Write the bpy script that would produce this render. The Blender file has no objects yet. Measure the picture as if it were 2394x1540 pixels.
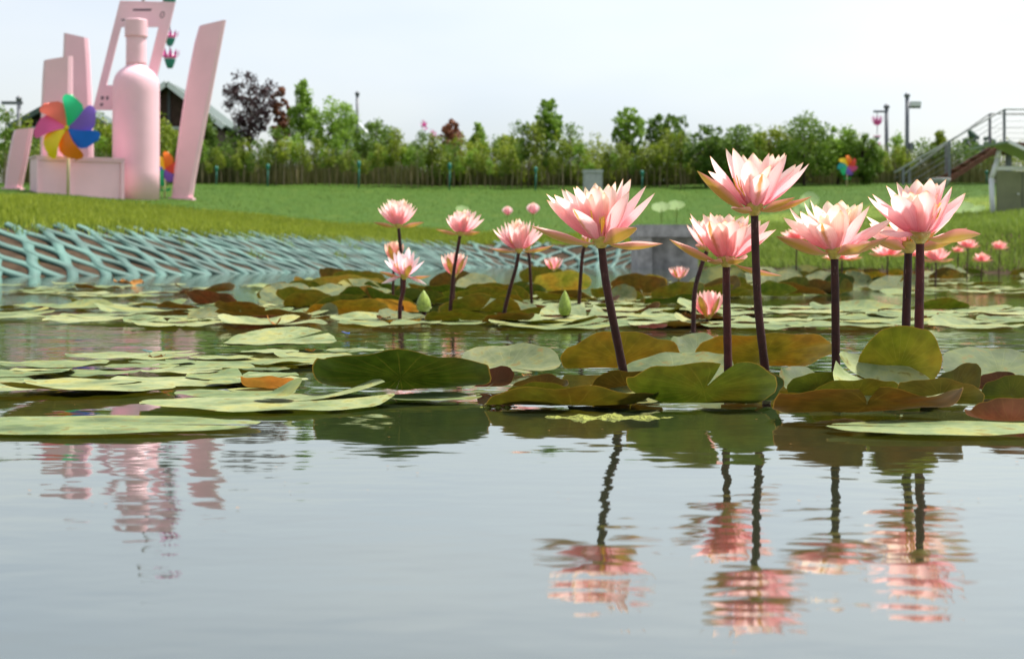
import bpy, math, random
import numpy as np
from mathutils import Vector, Matrix

# ------------------------------------------------------------------ camera, sky, sun, exposure
FPX, YH, CX, CAM_H = 3324.0, 605.0, 1196.5, 0.1585      # focal length in units of a 2393-wide frame, horizon row, centre, lens height
scene = bpy.context.scene
col = scene.collection
cam_d = bpy.data.cameras.new("camera"); cam = bpy.data.objects.new("camera", cam_d); col.objects.link(cam)
cam.location = (0, 0, CAM_H); cam.rotation_euler = (math.radians(90), 0, 0)
cam_d.sensor_width = 36.0; cam_d.lens = 50.0
cam_d.shift_y = -(770.0 - YH) / 2393.0
cam_d.clip_start = 0.05; cam_d.clip_end = 3000
cam_d.dof.use_dof = True; cam_d.dof.focus_distance = 1.72; cam_d.dof.aperture_fstop = 13.0
scene.camera = cam

SUN_EL, SUN_AZ = math.radians(66), math.radians(62)      # azimuth measured from +Y (view direction) towards +X
world = bpy.data.worlds.new("World"); scene.world = world; world.use_nodes = True
wn = world.node_tree.nodes; wl = world.node_tree.links
sky = wn.new('ShaderNodeTexSky'); sky.sky_type = 'NISHITA'; sky.sun_disc = False
sky.sun_elevation = SUN_EL; sky.sun_rotation = SUN_AZ
sky.air_density = 1.0; sky.dust_density = 2.5; sky.ozone_density = 1.0; sky.altitude = 0
hs = wn.new('ShaderNodeHueSaturation'); hs.inputs['Saturation'].default_value = 0.46
wl.new(sky.outputs[0], hs.inputs['Color'])
# thin high haze: faint uneven veil over the whole sky
wtc = wn.new('ShaderNodeTexCoord'); wmp = wn.new('ShaderNodeMapping'); wmp.inputs['Scale'].default_value = (1.0, 1.0, 3.0); wl.new(wtc.outputs['Generated'], wmp.inputs[0])
wnz = wn.new('ShaderNodeTexNoise'); wnz.inputs['Scale'].default_value = 2.4; wnz.inputs['Detail'].default_value = 4; wl.new(wmp.outputs[0], wnz.inputs['Vector'])
wrp = wn.new('ShaderNodeValToRGB'); wrp.color_ramp.elements[0].position = .35; wrp.color_ramp.elements[0].color = (.91, .93, .96, 1); wrp.color_ramp.elements[1].position = .65; wrp.color_ramp.elements[1].color = (1.06, 1.03, .99, 1)
wl.new(wnz.outputs['Fac'], wrp.inputs[0])
wmx = wn.new('ShaderNodeMix'); wmx.data_type = 'RGBA'; wmx.blend_type = 'MULTIPLY'; wmx.inputs[0].default_value = 1.0
wl.new(hs.outputs[0], wmx.inputs[6]); wl.new(wrp.outputs[0], wmx.inputs[7])
wl.new(wmx.outputs[2], wn['Background'].inputs['Color'])
wn['Background'].inputs['Strength'].default_value = 0.113
sd = bpy.data.lights.new("sun", 'SUN'); sd.energy = 3.9; sd.angle = math.radians(8); sd.color = (1.0, 0.95, 0.87)
sun = bpy.data.objects.new("sun", sd); col.objects.link(sun)
sv = Vector((math.sin(SUN_AZ) * math.cos(SUN_EL), math.cos(SUN_AZ) * math.cos(SUN_EL), math.sin(SUN_EL)))
sun.rotation_euler = sv.to_track_quat('Z', 'Y').to_euler(); sun.location = sv * 60
vs = scene.view_settings
vs.view_transform = 'Standard'; vs.look = 'None'; vs.exposure = 0.95; vs.gamma = 1.0; vs.use_curve_mapping = False

# ------------------------------------------------------------------ helpers
RNG = np.random.default_rng(7)
random.seed(7)
def at(px, py, d): return Vector(((px - CX) / FPX * d, d, CAM_H + (YH - py) / FPX * d))
def wd(py): return FPX * CAM_H / (py - YH)                # distance at which the water lies on image row py
def tag(o, label=None, cat=None, group=None, kind=None):
    if label: o['label'] = label
    if cat: o['category'] = cat
    if group: o['group'] = group
    if kind: o['kind'] = kind
    return o
def link(o, parent=None):
    col.objects.link(o)
    if parent: o.parent = parent
    return o
def empty(name, loc, rz=0):
    o = bpy.data.objects.new(name, None); o.location = loc; o.rotation_euler = (0, 0, rz); o.empty_display_size = .05
    return link(o)
def mesh_arr(name, v, f, mat=None, smooth=True, uv=None):
    v = np.asarray(v, dtype=np.float32); me = bpy.data.meshes.new(name)
    if isinstance(f, np.ndarray):
        k = f.shape[1]; n = len(f)
        me.vertices.add(len(v)); me.vertices.foreach_set('co', v.ravel())
        me.loops.add(n * k); me.loops.foreach_set('vertex_index', f.astype(np.int32).ravel())
        me.polygons.add(n); me.polygons.foreach_set('loop_start', np.arange(0, n * k, k, dtype=np.int32))
        me.update(calc_edges=True); me.validate()
    else:
        me.from_pydata(v.tolist(), [], f); me.update()
    if smooth: me.polygons.foreach_set('use_smooth', np.ones(len(me.polygons), dtype=bool))
    if uv is not None:
        uvl = me.uv_layers.new(name='UVMap'); li = np.zeros(len(me.loops), dtype=np.int32)
        me.loops.foreach_get('vertex_index', li)
        uvl.data.foreach_set('uv', np.asarray(uv, dtype=np.float32)[li].ravel())
    if mat: me.materials.append(mat)
    return me
def obj(name, me, parent=None, loc=None):
    o = bpy.data.objects.new(name, me)
    if loc is not None: o.location = loc
    return link(o, parent)
def copy_tree(o, parent=None):
    c = o.copy(); col.objects.link(c); c.parent = parent
    for ch in [x for x in bpy.data.objects if x.parent == o and x != c]: copy_tree(ch, c)
    return c
def copy_thing(o, kids):
    c = o.copy(); col.objects.link(c)
    for k in kids:
        q = k.copy(); col.objects.link(q); q.parent = c
    return c
class MB:
    def __init__(s): s.v = []; s.f = []
    def add(s, vv, ff):
        n = len(s.v); s.v += [tuple(x) for x in vv]; s.f += [tuple(i + n for i in q) for q in ff]
    def box(s, a, b, M=None):
        x0, y0, z0 = a; x1, y1, z1 = b
        vv = [Vector(p) for p in ((x0,y0,z0),(x1,y0,z0),(x1,y1,z0),(x0,y1,z0),(x0,y0,z1),(x1,y0,z1),(x1,y1,z1),(x0,y1,z1))]
        if M: vv = [M @ p for p in vv]
        s.add(vv, [(3,2,1,0),(4,5,6,7),(0,1,5,4),(1,2,6,5),(2,3,7,6),(3,0,4,7)])
    def tube(s, pts, rad, n=8, caps=True):
        pts = [Vector(p) for p in pts]
        if not hasattr(rad, '__len__'): rad = [rad] * len(pts)
        t0 = (pts[1] - pts[0]).normalized(); ref = Vector((0,0,1)) if abs(t0.z) < .9 else Vector((0,1,0))
        vv = []
        for i, p in enumerate(pts):
            t = (pts[min(i+1, len(pts)-1)] - pts[max(i-1, 0)]).normalized()
            a = t.cross(ref).normalized(); b = a.cross(t)
            for k in range(n):
                q = 2 * math.pi * k / n; vv.append(p + (a * math.cos(q) + b * math.sin(q)) * rad[i])
        ff = [(i*n+k, i*n+(k+1) % n, (i+1)*n+(k+1) % n, (i+1)*n+k) for i in range(len(pts)-1) for k in range(n)]
        if caps: ff += [tuple(range(n))[::-1], tuple((len(pts)-1)*n+k for k in range(n))]
        s.add(vv, ff)
    def lathe(s, prof, n=32, c=(0,0,0)):
        vv = []
        for r, z in prof:
            for k in range(n):
                q = 2*math.pi*k/n; vv.append((c[0]+r*math.cos(q), c[1]+r*math.sin(q), c[2]+z))
        m = len(prof)
        ff = [(i*n+k, i*n+(k+1) % n, (i+1)*n+(k+1) % n, (i+1)*n+k) for i in range(m-1) for k in range(n)]
        ff += [tuple(range(n))[::-1], tuple((m-1)*n+k for k in range(n))]
        s.add(vv, ff)
    def build(s, name, mat, parent=None, smooth=False, loc=None):
        me = mesh_arr(name, s.v, s.f, mat, smooth); return obj(name, me, parent, loc)

# ------------------------------------------------------------------ materials
def new_mat(name):
    m = bpy.data.materials.new(name); m.use_nodes = True
    nt = m.node_tree; nt.nodes.clear()
    return m, nt.nodes, nt.links
def N(ns, t, **kw):
    n = ns.new(t)
    for k, v in kw.items(): setattr(n, k, v)
    return n
def ramp(ns, stops, interp='LINEAR'):
    r = ns.new('ShaderNodeValToRGB'); r.color_ramp.interpolation = interp; e = r.color_ramp.elements
    while len(e) < len(stops): e.new(.5)
    for q, (p, c) in zip(e, stops): q.position = p; q.color = (*c, 1) if len(c) == 3 else c
    return r
def mixc(ns, ls, fac, a, b, mode='MIX'):
    m = ns.new('ShaderNodeMix'); m.data_type = 'RGBA'; m.blend_type = mode; m.clamp_factor = True
    for s_, v in ((m.inputs[0], fac), (m.inputs[6], a), (m.inputs[7], b)):
        if isinstance(v, bpy.types.NodeSocket): ls.new(v, s_)
        elif isinstance(v, (int, float)): s_.default_value = v
        else: s_.default_value = (*v, 1) if len(v) == 3 else v
    return m.outputs[2]
def plain(name, c, rough=.6, var=.15, scale=12.0, spec=.4, bump=0.0, metal=0.0):
    m, ns, ls = new_mat(name); o = ns.new('ShaderNodeOutputMaterial'); p = ns.new('ShaderNodeBsdfPrincipled')
    tc = ns.new('ShaderNodeTexCoord'); nz = ns.new('ShaderNodeTexNoise'); nz.inputs['Scale'].default_value = scale; nz.inputs['Detail'].default_value = 5
    ls.new(tc.outputs['Object'], nz.inputs['Vector'])
    r = ramp(ns, [(.3, tuple(x*(1-var) for x in c)), (.7, tuple(min(1, x*(1+var)) for x in c))]); ls.new(nz.outputs['Fac'], r.inputs[0])
    ls.new(r.outputs[0], p.inputs['Base Color']); p.inputs['Roughness'].default_value = rough
    p.inputs['Specular IOR Level'].default_value = spec; p.inputs['Metallic'].default_value = metal
    if bump:
        b = ns.new('ShaderNodeBump'); b.inputs['Strength'].default_value = bump; b.inputs['Distance'].default_value = .01
        ls.new(nz.outputs['Fac'], b.inputs['Height']); ls.new(b.outputs[0], p.inputs['Normal'])
    ls.new(p.outputs[0], o.inputs['Surface']); return m
def leafy(name, dark, light, trans=.35, rough=.55):
    m, ns, ls = new_mat(name); o = ns.new('ShaderNodeOutputMaterial'); p = ns.new('ShaderNodeBsdfPrincipled')
    oi = ns.new('ShaderNodeObjectInfo'); gm = ns.new('ShaderNodeNewGeometry'); tc = ns.new('ShaderNodeTexCoord')
    nz = ns.new('ShaderNodeTexNoise'); nz.inputs['Scale'].default_value = 4.0; ls.new(tc.outputs['Object'], nz.inputs['Vector'])
    a = ns.new('ShaderNodeMath'); a.operation = 'ADD'; ls.new(gm.outputs['Random Per Island'], a.inputs[0]); ls.new(nz.outputs['Fac'], a.inputs[1])
    a2 = ns.new('ShaderNodeMath'); a2.operation = 'MULTIPLY_ADD'; ls.new(oi.outputs['Random'], a2.inputs[0]); a2.inputs[1].default_value = .5; ls.new(a.outputs[0], a2.inputs[2])
    mr = ns.new('ShaderNodeMapRange'); mr.inputs[1].default_value = .4; mr.inputs[2].default_value = 1.7; ls.new(a2.outputs[0], mr.inputs[0])
    c = mixc(ns, ls, mr.outputs[0], dark, light)
    ls.new(c, p.inputs['Base Color']); p.inputs['Roughness'].default_value = rough; p.inputs['Specular IOR Level'].default_value = .25
    t = ns.new('ShaderNodeBsdfTranslucent'); ls.new(c, t.inputs['Color'])
    mx = ns.new('ShaderNodeMixShader'); mx.inputs[0].default_value = trans; ls.new(p.outputs[0], mx.inputs[1]); ls.new(t.outputs[0], mx.inputs[2])
    ls.new(mx.outputs[0], o.inputs['Surface']); return m

def petal_mat():
    m, ns, ls = new_mat('lily_petal'); o = ns.new('ShaderNodeOutputMaterial')
    uv = ns.new('ShaderNodeUVMap'); sp = ns.new('ShaderNodeSeparateXYZ'); ls.new(uv.outputs[0], sp.inputs[0])
    oi = ns.new('ShaderNodeObjectInfo'); tc = ns.new('ShaderNodeTexCoord')
    r = ramp(ns, [(0, (.95,.62,.42)), (.08, (.96,.48,.55)), (.32, (.97,.55,.62)), (.62, (.97,.65,.67)), (.86, (.97,.75,.71)), (.96, (.96,.78,.65)), (1, (.72,.42,.18))])
    ls.new(sp.outputs['Y'], r.inputs[0])
    # inner petals are creamier: object colour carries the cream share in its alpha-free red channel
    c1 = mixc(ns, ls, 1.0, r.outputs[0], oi.outputs['Color'], 'MULTIPLY')
    # fine veins running along the petal
    mp = ns.new('ShaderNodeMapping'); mp.inputs['Scale'].default_value = (26, 1.2, 1); ls.new(uv.outputs[0], mp.inputs[0])
    nz = ns.new('ShaderNodeTexNoise'); nz.inputs['Scale'].default_value = 1.0; nz.inputs['Detail'].default_value = 3; ls.new(mp.outputs[0], nz.inputs['Vector'])
    vr = ramp(ns, [(.35, (.93,.86,.87)), (.62, (1,1,1))]); ls.new(nz.outputs['Fac'], vr.inputs[0])
    c2 = mixc(ns, ls, 1.0, c1, vr.outputs[0], 'MULTIPLY')
    d = ns.new('ShaderNodeBsdfPrincipled'); d.inputs['Roughness'].default_value = .5; d.inputs['Specular IOR Level'].default_value = .25
    t = ns.new('ShaderNodeBsdfTranslucent'); ls.new(c2, d.inputs['Base Color']); ls.new(c2, t.inputs['Color'])
    bp = ns.new('ShaderNodeBump'); bp.inputs['Strength'].default_value = .25; bp.inputs['Distance'].default_value = .002
    ls.new(nz.outputs['Fac'], bp.inputs['Height']); ls.new(bp.outputs[0], d.inputs['Normal'])
    mx = ns.new('ShaderNodeMixShader'); mx.inputs[0].default_value = .68; ls.new(d.outputs[0], mx.inputs[1]); ls.new(t.outputs[0], mx.inputs[2])
    ls.new(mx.outputs[0], o.inputs['Surface']); return m
def streak_mat():
    m = M['petal'].copy(); m.name = 'lily_streaked_petal'; ns, ls = m.node_tree.nodes, m.node_tree.links
    uv = [n for n in ns if n.type == 'UVMAP'][0]; sp = ns.new('ShaderNodeSeparateXYZ'); ls.new(uv.outputs[0], sp.inputs[0])
    pr = [n for n in ns if n.type == 'BSDF_PRINCIPLED'][0]; tr = [n for n in ns if n.type == 'BSDF_TRANSLUCENT'][0]; src = pr.inputs['Base Color'].links[0].from_socket
    nz = ns.new('ShaderNodeTexNoise'); nz.inputs['Scale'].default_value = 6; ls.new(uv.outputs[0], nz.inputs['Vector'])
    wob = ns.new('ShaderNodeMath'); wob.operation = 'MULTIPLY_ADD'; ls.new(nz.outputs['Fac'], wob.inputs[0]); wob.inputs[1].default_value = .25; ls.new(sp.outputs['X'], wob.inputs[2])
    xr = ramp(ns, [(.38, (0,0,0)), (.52, (1,1,1)), (.66, (1,1,1)), (.80, (0,0,0))]); ls.new(wob.outputs[0], xr.inputs[0])
    yr = ramp(ns, [(.1, (.25,.25,.25)), (.6, (.8,.8,.8)), (1, (1,1,1))]); ls.new(sp.outputs['Y'], yr.inputs[0])
    f = ns.new('ShaderNodeMath'); f.operation = 'MULTIPLY'; ls.new(xr.outputs[0], f.inputs[0]); ls.new(yr.outputs[0], f.inputs[1])
    c = mixc(ns, ls, f.outputs[0], src, (.40,.20,.04)); ls.new(c, pr.inputs['Base Color']); ls.new(c, tr.inputs['Color']); return m
def sepal_mat():
    m, ns, ls = new_mat('lily_sepal'); o = ns.new('ShaderNodeOutputMaterial')
    uv = ns.new('ShaderNodeUVMap'); sp = ns.new('ShaderNodeSeparateXYZ'); ls.new(uv.outputs[0], sp.inputs[0]); gm = ns.new('ShaderNodeNewGeometry')
    tc = ns.new('ShaderNodeTexCoord')
    inn = ramp(ns, [(0, (.88,.60,.35)), (.3, (.90,.48,.46)), (.85, (.90,.62,.52)), (1, (.35,.16,.08))]); ls.new(sp.outputs['Y'], inn.inputs[0])
    out = ramp(ns, [(0, (.48,.36,.06)), (.3, (.42,.24,.05)), (.7, (.36,.17,.035)), (.92, (.20,.08,.03)), (1, (.07,.03,.02))]); ls.new(sp.outputs['Y'], out.inputs[0])
    mp = ns.new('ShaderNodeMapping'); mp.inputs['Scale'].default_value = (14, 1.0, 1); ls.new(uv.outputs[0], mp.inputs[0])
    nz = ns.new('ShaderNodeTexNoise'); nz.inputs['Scale'].default_value = 1.3; nz.inputs['Detail'].default_value = 4; ls.new(mp.outputs[0], nz.inputs['Vector'])
    olive = mixc(ns, ls, nz.outputs['Fac'], out.outputs[0], (.36,.28,.03))
    # pale pink margin on the outside
    ab = ns.new('ShaderNodeMath'); ab.operation = 'SUBTRACT'; ls.new(sp.outputs['X'], ab.inputs[0]); ab.inputs[1].default_value = .5
    ab2 = ns.new('ShaderNodeMath'); ab2.operation = 'ABSOLUTE'; ls.new(ab.outputs[0], ab2.inputs[0])
    er = ramp(ns, [(.30, (0,0,0)), (.48, (1,1,1))]); ls.new(ab2.outputs[0], er.inputs[0])
    olive2 = mixc(ns, ls, er.outputs[0], olive, (.62,.25,.20))
    c = mixc(ns, ls, gm.outputs['Backfacing'], inn.outputs[0], olive2)
    d = ns.new('ShaderNodeBsdfPrincipled'); d.inputs['Roughness'].default_value = .42; d.inputs['Specular IOR Level'].default_value = .4
    t = ns.new('ShaderNodeBsdfTranslucent'); ls.new(c, d.inputs['Base Color']); ls.new(c, t.inputs['Color'])
    mx = ns.new('ShaderNodeMixShader'); mx.inputs[0].default_value = .3; ls.new(d.outputs[0], mx.inputs[1]); ls.new(t.outputs[0], mx.inputs[2])
    ls.new(mx.outputs[0], o.inputs['Surface']); return m
def pad_mat():
    # upper face: waxy green with blotches; under face: object colour, veined; both let light through
    m, ns, ls = new_mat('lily_pad'); o = ns.new('ShaderNodeOutputMaterial')
    uv = ns.new('ShaderNodeUVMap'); sp = ns.new('ShaderNodeSeparateXYZ'); ls.new(uv.outputs[0], sp.inputs[0])   # x = angle 0..1, y = radius 0..1
    gm = ns.new('ShaderNodeNewGeometry'); oi = ns.new('ShaderNodeObjectInfo'); tc = ns.new('ShaderNodeTexCoord')
    def noise(scale, det=5, off=0):
        mp = ns.new('ShaderNodeMapping'); mp.inputs['Location'].default_value = (off, off, 0); ls.new(tc.outputs['Object'], mp.inputs[0])
        n = ns.new('ShaderNodeTexNoise'); n.inputs['Scale'].default_value = scale; n.inputs['Detail'].default_value = det; ls.new(mp.outputs[0], n.inputs['Vector'])
        w = ns.new('ShaderNodeMath'); w.operation = 'MULTIPLY'; ls.new(oi.outputs['Random'], w.inputs[0]); w.inputs[1].default_value = 37.0
        cb = ns.new('ShaderNodeCombineXYZ'); ls.new(w.outputs[0], cb.inputs[0]); ls.new(w.outputs[0], cb.inputs[2]); ls.new(cb.outputs[0], mp.inputs['Location'])
        return n.outputs['Fac']
    n1 = noise(14); n2 = noise(60, 6); n3 = noise(150, 4)
    base0 = ramp(ns, [(.0, (.14,.19,.085)), (.45, (.21,.255,.13)), (1, (.30,.325,.18))]); ls.new(oi.outputs['Random'], base0.inputs[0])
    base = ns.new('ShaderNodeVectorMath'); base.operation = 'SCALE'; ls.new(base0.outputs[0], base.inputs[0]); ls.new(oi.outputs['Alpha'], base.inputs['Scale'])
    blot = ramp(ns, [(.30, (.48,.55,.45)), (.46, (.85,.9,.8)), (.56, (1.05,1.05,1)), (.75, (1.3,1.15,.85))]); ls.new(n1, blot.inputs[0])
    top = mixc(ns, ls, 1.0, base.outputs[0], blot.outputs[0], 'MULTIPLY')
    sr = ramp(ns, [(.59, (0,0,0)), (.65, (1,1,1))]); ls.new(n2, sr.inputs[0])
    sfac = ns.new('ShaderNodeMath'); sfac.operation = 'MULTIPLY'; ls.new(sr.outputs[0], sfac.inputs[0]); sfac.inputs[1].default_value = .65
    top = mixc(ns, ls, sfac.outputs[0], top, (.11,.075,.035))
    mt2 = ramp(ns, [(.30, (.72,.80,.66)), (.5, (1,1,1)), (.66, (1.25,1.18,.80))]); ls.new(n2, mt2.inputs[0])
    top = mixc(ns, ls, 1.0, top, mt2.outputs[0], 'MULTIPLY')
    yl = noise(7, 3); yr = ramp(ns, [(.55, (0,0,0)), (.72, (1,1,1))]); ls.new(yl, yr.inputs[0])
    yf = ns.new('ShaderNodeMath'); yf.operation = 'MULTIPLY'; ls.new(yr.outputs[0], yf.inputs[0]); yf.inputs[1].default_value = .5
    top = mixc(ns, ls, yf.outputs[0], top, (.34,.30,.06))
    # veins
    w = ns.new('ShaderNodeMath'); w.operation = 'MULTIPLY'; ls.new(sp.outputs['X'], w.inputs[0]); w.inputs[1].default_value = 22.0
    ad = ns.new('ShaderNodeMath'); ad.operation = 'MULTIPLY_ADD'; ls.new(n1, ad.inputs[0]); ad.inputs[1].default_value = .9; ls.new(w.outputs[0], ad.inputs[2])
    fr = ns.new('ShaderNodeMath'); fr.operation = 'PINGPONG'; ls.new(ad.outputs[0], fr.inputs[0]); fr.inputs[1].default_value = .5
    vr = ramp(ns, [(0, (1,1,1)), (.07, (0,0,0))]); ls.new(fr.outputs[0], vr.inputs[0])
    fade = ramp(ns, [(.0, (1,1,1)), (.85, (.25,.25,.25)), (1, (0,0,0))]); ls.new(sp.outputs['Y'], fade.inputs[0])
    vf = ns.new('ShaderNodeMath'); vf.operation = 'MULTIPLY'; ls.new(vr.outputs[0], vf.inputs[0]); ls.new(fade.outputs[0], vf.inputs[1])
    vft = ns.new('ShaderNodeMath'); vft.operation = 'MULTIPLY'; ls.new(vf.outputs[0], vft.inputs[0]); vft.inputs[1].default_value = .18
    top = mixc(ns, ls, vft.outputs[0], top, (.42,.46,.22))
    # under side
    gb = ramp(ns, [(.30, (.50,.72,.5)), (.5, (.95,1,1)), (.7, (1.2,.85,.8))]); ls.new(n1, gb.inputs[0])
    und = mixc(ns, ls, 1.0, oi.outputs['Color'], gb.outputs[0], 'MULTIPLY')
    mo = ramp(ns, [(.35, (.75,.75,.75)), (.65, (1.15,1.15,1.15))]); ls.new(n2, mo.inputs[0])
    und = mixc(ns, ls, 1.0, und, mo.outputs[0], 'MULTIPLY')
    vfu = ns.new('ShaderNodeMath'); vfu.operation = 'MULTIPLY'; ls.new(vf.outputs[0], vfu.inputs[0]); vfu.inputs[1].default_value = .2
    und = mixc(ns, ls, vfu.outputs[0], und, (.30,.24,.05))
    rim = ramp(ns, [(.982, (0,0,0)), (.995, (1,1,1))]); ls.new(sp.outputs['Y'], rim.inputs[0])
    rf = ns.new('ShaderNodeMath'); rf.operation = 'MULTIPLY'; ls.new(rim.outputs[0], rf.inputs[0]); rf.inputs[1].default_value = .5
    und = mixc(ns, ls, rf.outputs[0], und, (.26,.15,.03))
    c = mixc(ns, ls, gm.outputs['Backfacing'], top, und)
    p = ns.new('ShaderNodeBsdfPrincipled'); ls.new(c, p.inputs['Base Color'])
    rr = ramp(ns, [(.3, (.58,.58,.58)), (.7, (.75,.75,.75))]); ls.new(n1, rr.inputs[0]); ls.new(rr.outputs[0], p.inputs['Roughness'])
    p.inputs['Specular IOR Level'].default_value = .2
    bp = ns.new('ShaderNodeBump'); bp.inputs['Strength'].default_value = .35; bp.inputs['Distance'].default_value = .0015
    h = ns.new('ShaderNodeMath'); h.operation = 'MULTIPLY_ADD'; ls.new(vf.outputs[0], h.inputs[0]); h.inputs[1].default_value = -.8; ls.new(n2, h.inputs[2])
    ls.new(h.outputs[0], bp.inputs['Height']); ls.new(bp.outputs[0], p.inputs['Normal'])
    # light coming through takes the under side's colour pushed to yellow
    tcx = mixc(ns, ls, 1.0, und, (1.9,1.8,1.3), 'MULTIPLY')
    t = ns.new('ShaderNodeBsdfTranslucent'); ls.new(tcx, t.inputs['Color'])
    mx = ns.new('ShaderNodeMixShader'); mx.inputs[0].default_value = .20; ls.new(p.outputs[0], mx.inputs[1]); ls.new(t.outputs[0], mx.inputs[2])
    ls.new(mx.outputs[0], o.inputs['Surface']); return m
def water_mat():
    m, ns, ls = new_mat('pond_water'); o = ns.new('ShaderNodeOutputMaterial'); tc = ns.new('ShaderNodeTexCoord')
    def noise(scale, det, sx=1.0, sy=1.0):
        mp = ns.new('ShaderNodeMapping'); mp.inputs['Scale'].default_value = (sx, sy, 1); mp.inputs['Rotation'].default_value = (0, 0, .12); ls.new(tc.outputs['Object'], mp.inputs[0])
        n = ns.new('ShaderNodeTexNoise'); n.inputs['Scale'].default_value = scale; n.inputs['Detail'].default_value = det; n.inputs['Roughness'].default_value = .45
        ls.new(mp.outputs[0], n.inputs['Vector']); return n.outputs['Fac']
    big = noise(6.3, 1.0, .55, 1.0); mid = noise(17, 1.5, .6, 1.0); fine = noise(48, 1.0, .55, 1.0); patch = noise(.55, 2)
    sp = ns.new('ShaderNodeSeparateXYZ'); ls.new(tc.outputs['Object'], sp.inputs[0])
    far = ns.new('ShaderNodeMapRange'); far.inputs[1].default_value = 1.5; far.inputs[2].default_value = 2.6; far.inputs[3].default_value = .36; far.inputs[4].default_value = .55
    ls.new(sp.outputs['Y'], far.inputs[0])
    pr = ns.new('ShaderNodeMapRange'); pr.inputs[1].default_value = .35; pr.inputs[2].default_value = .65; pr.inputs[3].default_value = .6; pr.inputs[4].default_value = 1.1
    ls.new(patch, pr.inputs[0])
    fm = ns.new('ShaderNodeMath'); fm.operation = 'MULTIPLY'; ls.new(far.outputs[0], fm.inputs[0]); ls.new(pr.outputs[0], fm.inputs[1])
    def sc(a, k, mod=None):
        x = ns.new('ShaderNodeMath'); x.operation = 'MULTIPLY'; ls.new(a, x.inputs[0]); x.inputs[1].default_value = k
        if mod is None: return x.outputs[0]
        y = ns.new('ShaderNodeMath'); y.operation = 'MULTIPLY'; ls.new(x.outputs[0], y.inputs[0]); ls.new(mod, y.inputs[1]); return y.outputs[0]
    def add(a, b):
        x = ns.new('ShaderNodeMath'); x.operation = 'ADD'; ls.new(a, x.inputs[0]); ls.new(b, x.inputs[1]); return x.outputs[0]
    hgt = add(add(sc(big, .0018), sc(mid, .0022, fm.outputs[0])), sc(fine, .0011, fm.outputs[0]))
    bp = ns.new('ShaderNodeBump'); bp.inputs['Strength'].default_value = 1.0; bp.inputs['Distance'].default_value = 1.0
    ls.new(hgt, bp.inputs['Height'])
    g = ns.new('ShaderNodeBsdfGlossy'); g.inputs['Roughness'].default_value = .035; g.inputs['Color'].default_value = (.97,1.0,.975,1); ls.new(bp.outputs[0], g.inputs['Normal'])
    dcol = ramp(ns, [(.3, (.016,.024,.012)), (.7, (.024,.032,.016))]); ls.new(patch, dcol.inputs[0])
    df = ns.new('ShaderNodeBsdfDiffuse'); ls.new(dcol.outputs[0], df.inputs['Color'])
    fr = ns.new('ShaderNodeFresnel'); fr.inputs['IOR'].default_value = 1.5; ls.new(bp.outputs[0], fr.inputs['Normal'])
    fm2 = ns.new('ShaderNodeMapRange'); fm2.inputs[3].default_value = .29; ls.new(fr.outputs[0], fm2.inputs[0])   # reflection share lifted above Fresnel to brighten the water when looking down
    mx = ns.new('ShaderNodeMixShader'); ls.new(fm2.outputs[0], mx.inputs[0]); ls.new(df.outputs[0], mx.inputs[1]); ls.new(g.outputs[0], mx.inputs[2])
    ls.new(mx.outputs[0], o.inputs['Surface']); return m
def lawn_mat():
    m, ns, ls = new_mat('lawn_turf'); o = ns.new('ShaderNodeOutputMaterial'); p = ns.new('ShaderNodeBsdfPrincipled'); tc = ns.new('ShaderNodeTexCoord')
    def noise(scale, det=6):
        n = ns.new('ShaderNodeTexNoise'); n.inputs['Scale'].default_value = scale; n.inputs['Detail'].default_value = det; ls.new(tc.outputs['Object'], n.inputs['Vector']); return n.outputs['Fac']
    n1 = noise(.55); n2 = noise(3.0); n3 = noise(40)
    fresh = ramp(ns, [(.3, (.032,.088,.003)), (.55, (.048,.106,.005)), (.8, (.085,.122,.009))]); ls.new(n2, fresh.inputs[0])
    rough = ramp(ns, [(.3, (.09,.16,.012)), (.55, (.14,.20,.018)), (.8, (.22,.23,.03))]); ls.new(n2, rough.inputs[0])
    at_ = ns.new('ShaderNodeAttribute'); at_.attribute_name = 'rough_turf'
    ad = ns.new('ShaderNodeMath'); ad.operation = 'MULTIPLY_ADD'; ls.new(n1, ad.inputs[0]); ad.inputs[1].default_value = .85; ls.new(at_.outputs['Fac'], ad.inputs[2])
    mr = ns.new('ShaderNodeMapRange'); mr.inputs[1].default_value = .55; mr.inputs[2].default_value = .95; ls.new(ad.outputs[0], mr.inputs[0])
    c = mixc(ns, ls, mr.outputs[0], fresh.outputs[0], rough.outputs[0])
    gr = ramp(ns, [(.3, (.7,.7,.7)), (.7, (1.2,1.2,1.2))]); ls.new(n3, gr.inputs[0])
    c = mixc(ns, ls, 1.0, c, gr.outputs[0], 'MULTIPLY')
    ls.new(c, p.inputs['Base Color']); p.inputs['Roughness'].default_value = .8; p.inputs['Specular IOR Level'].default_value = .15
    bp = ns.new('ShaderNodeBump'); bp.inputs['Strength'].default_value = .8; bp.inputs['Distance'].default_value = .05; ls.new(n3, bp.inputs['Height']); ls.new(bp.outputs[0], p.inputs['Normal'])
    ls.new(p.outputs[0], o.inputs['Surface']); return m

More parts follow.
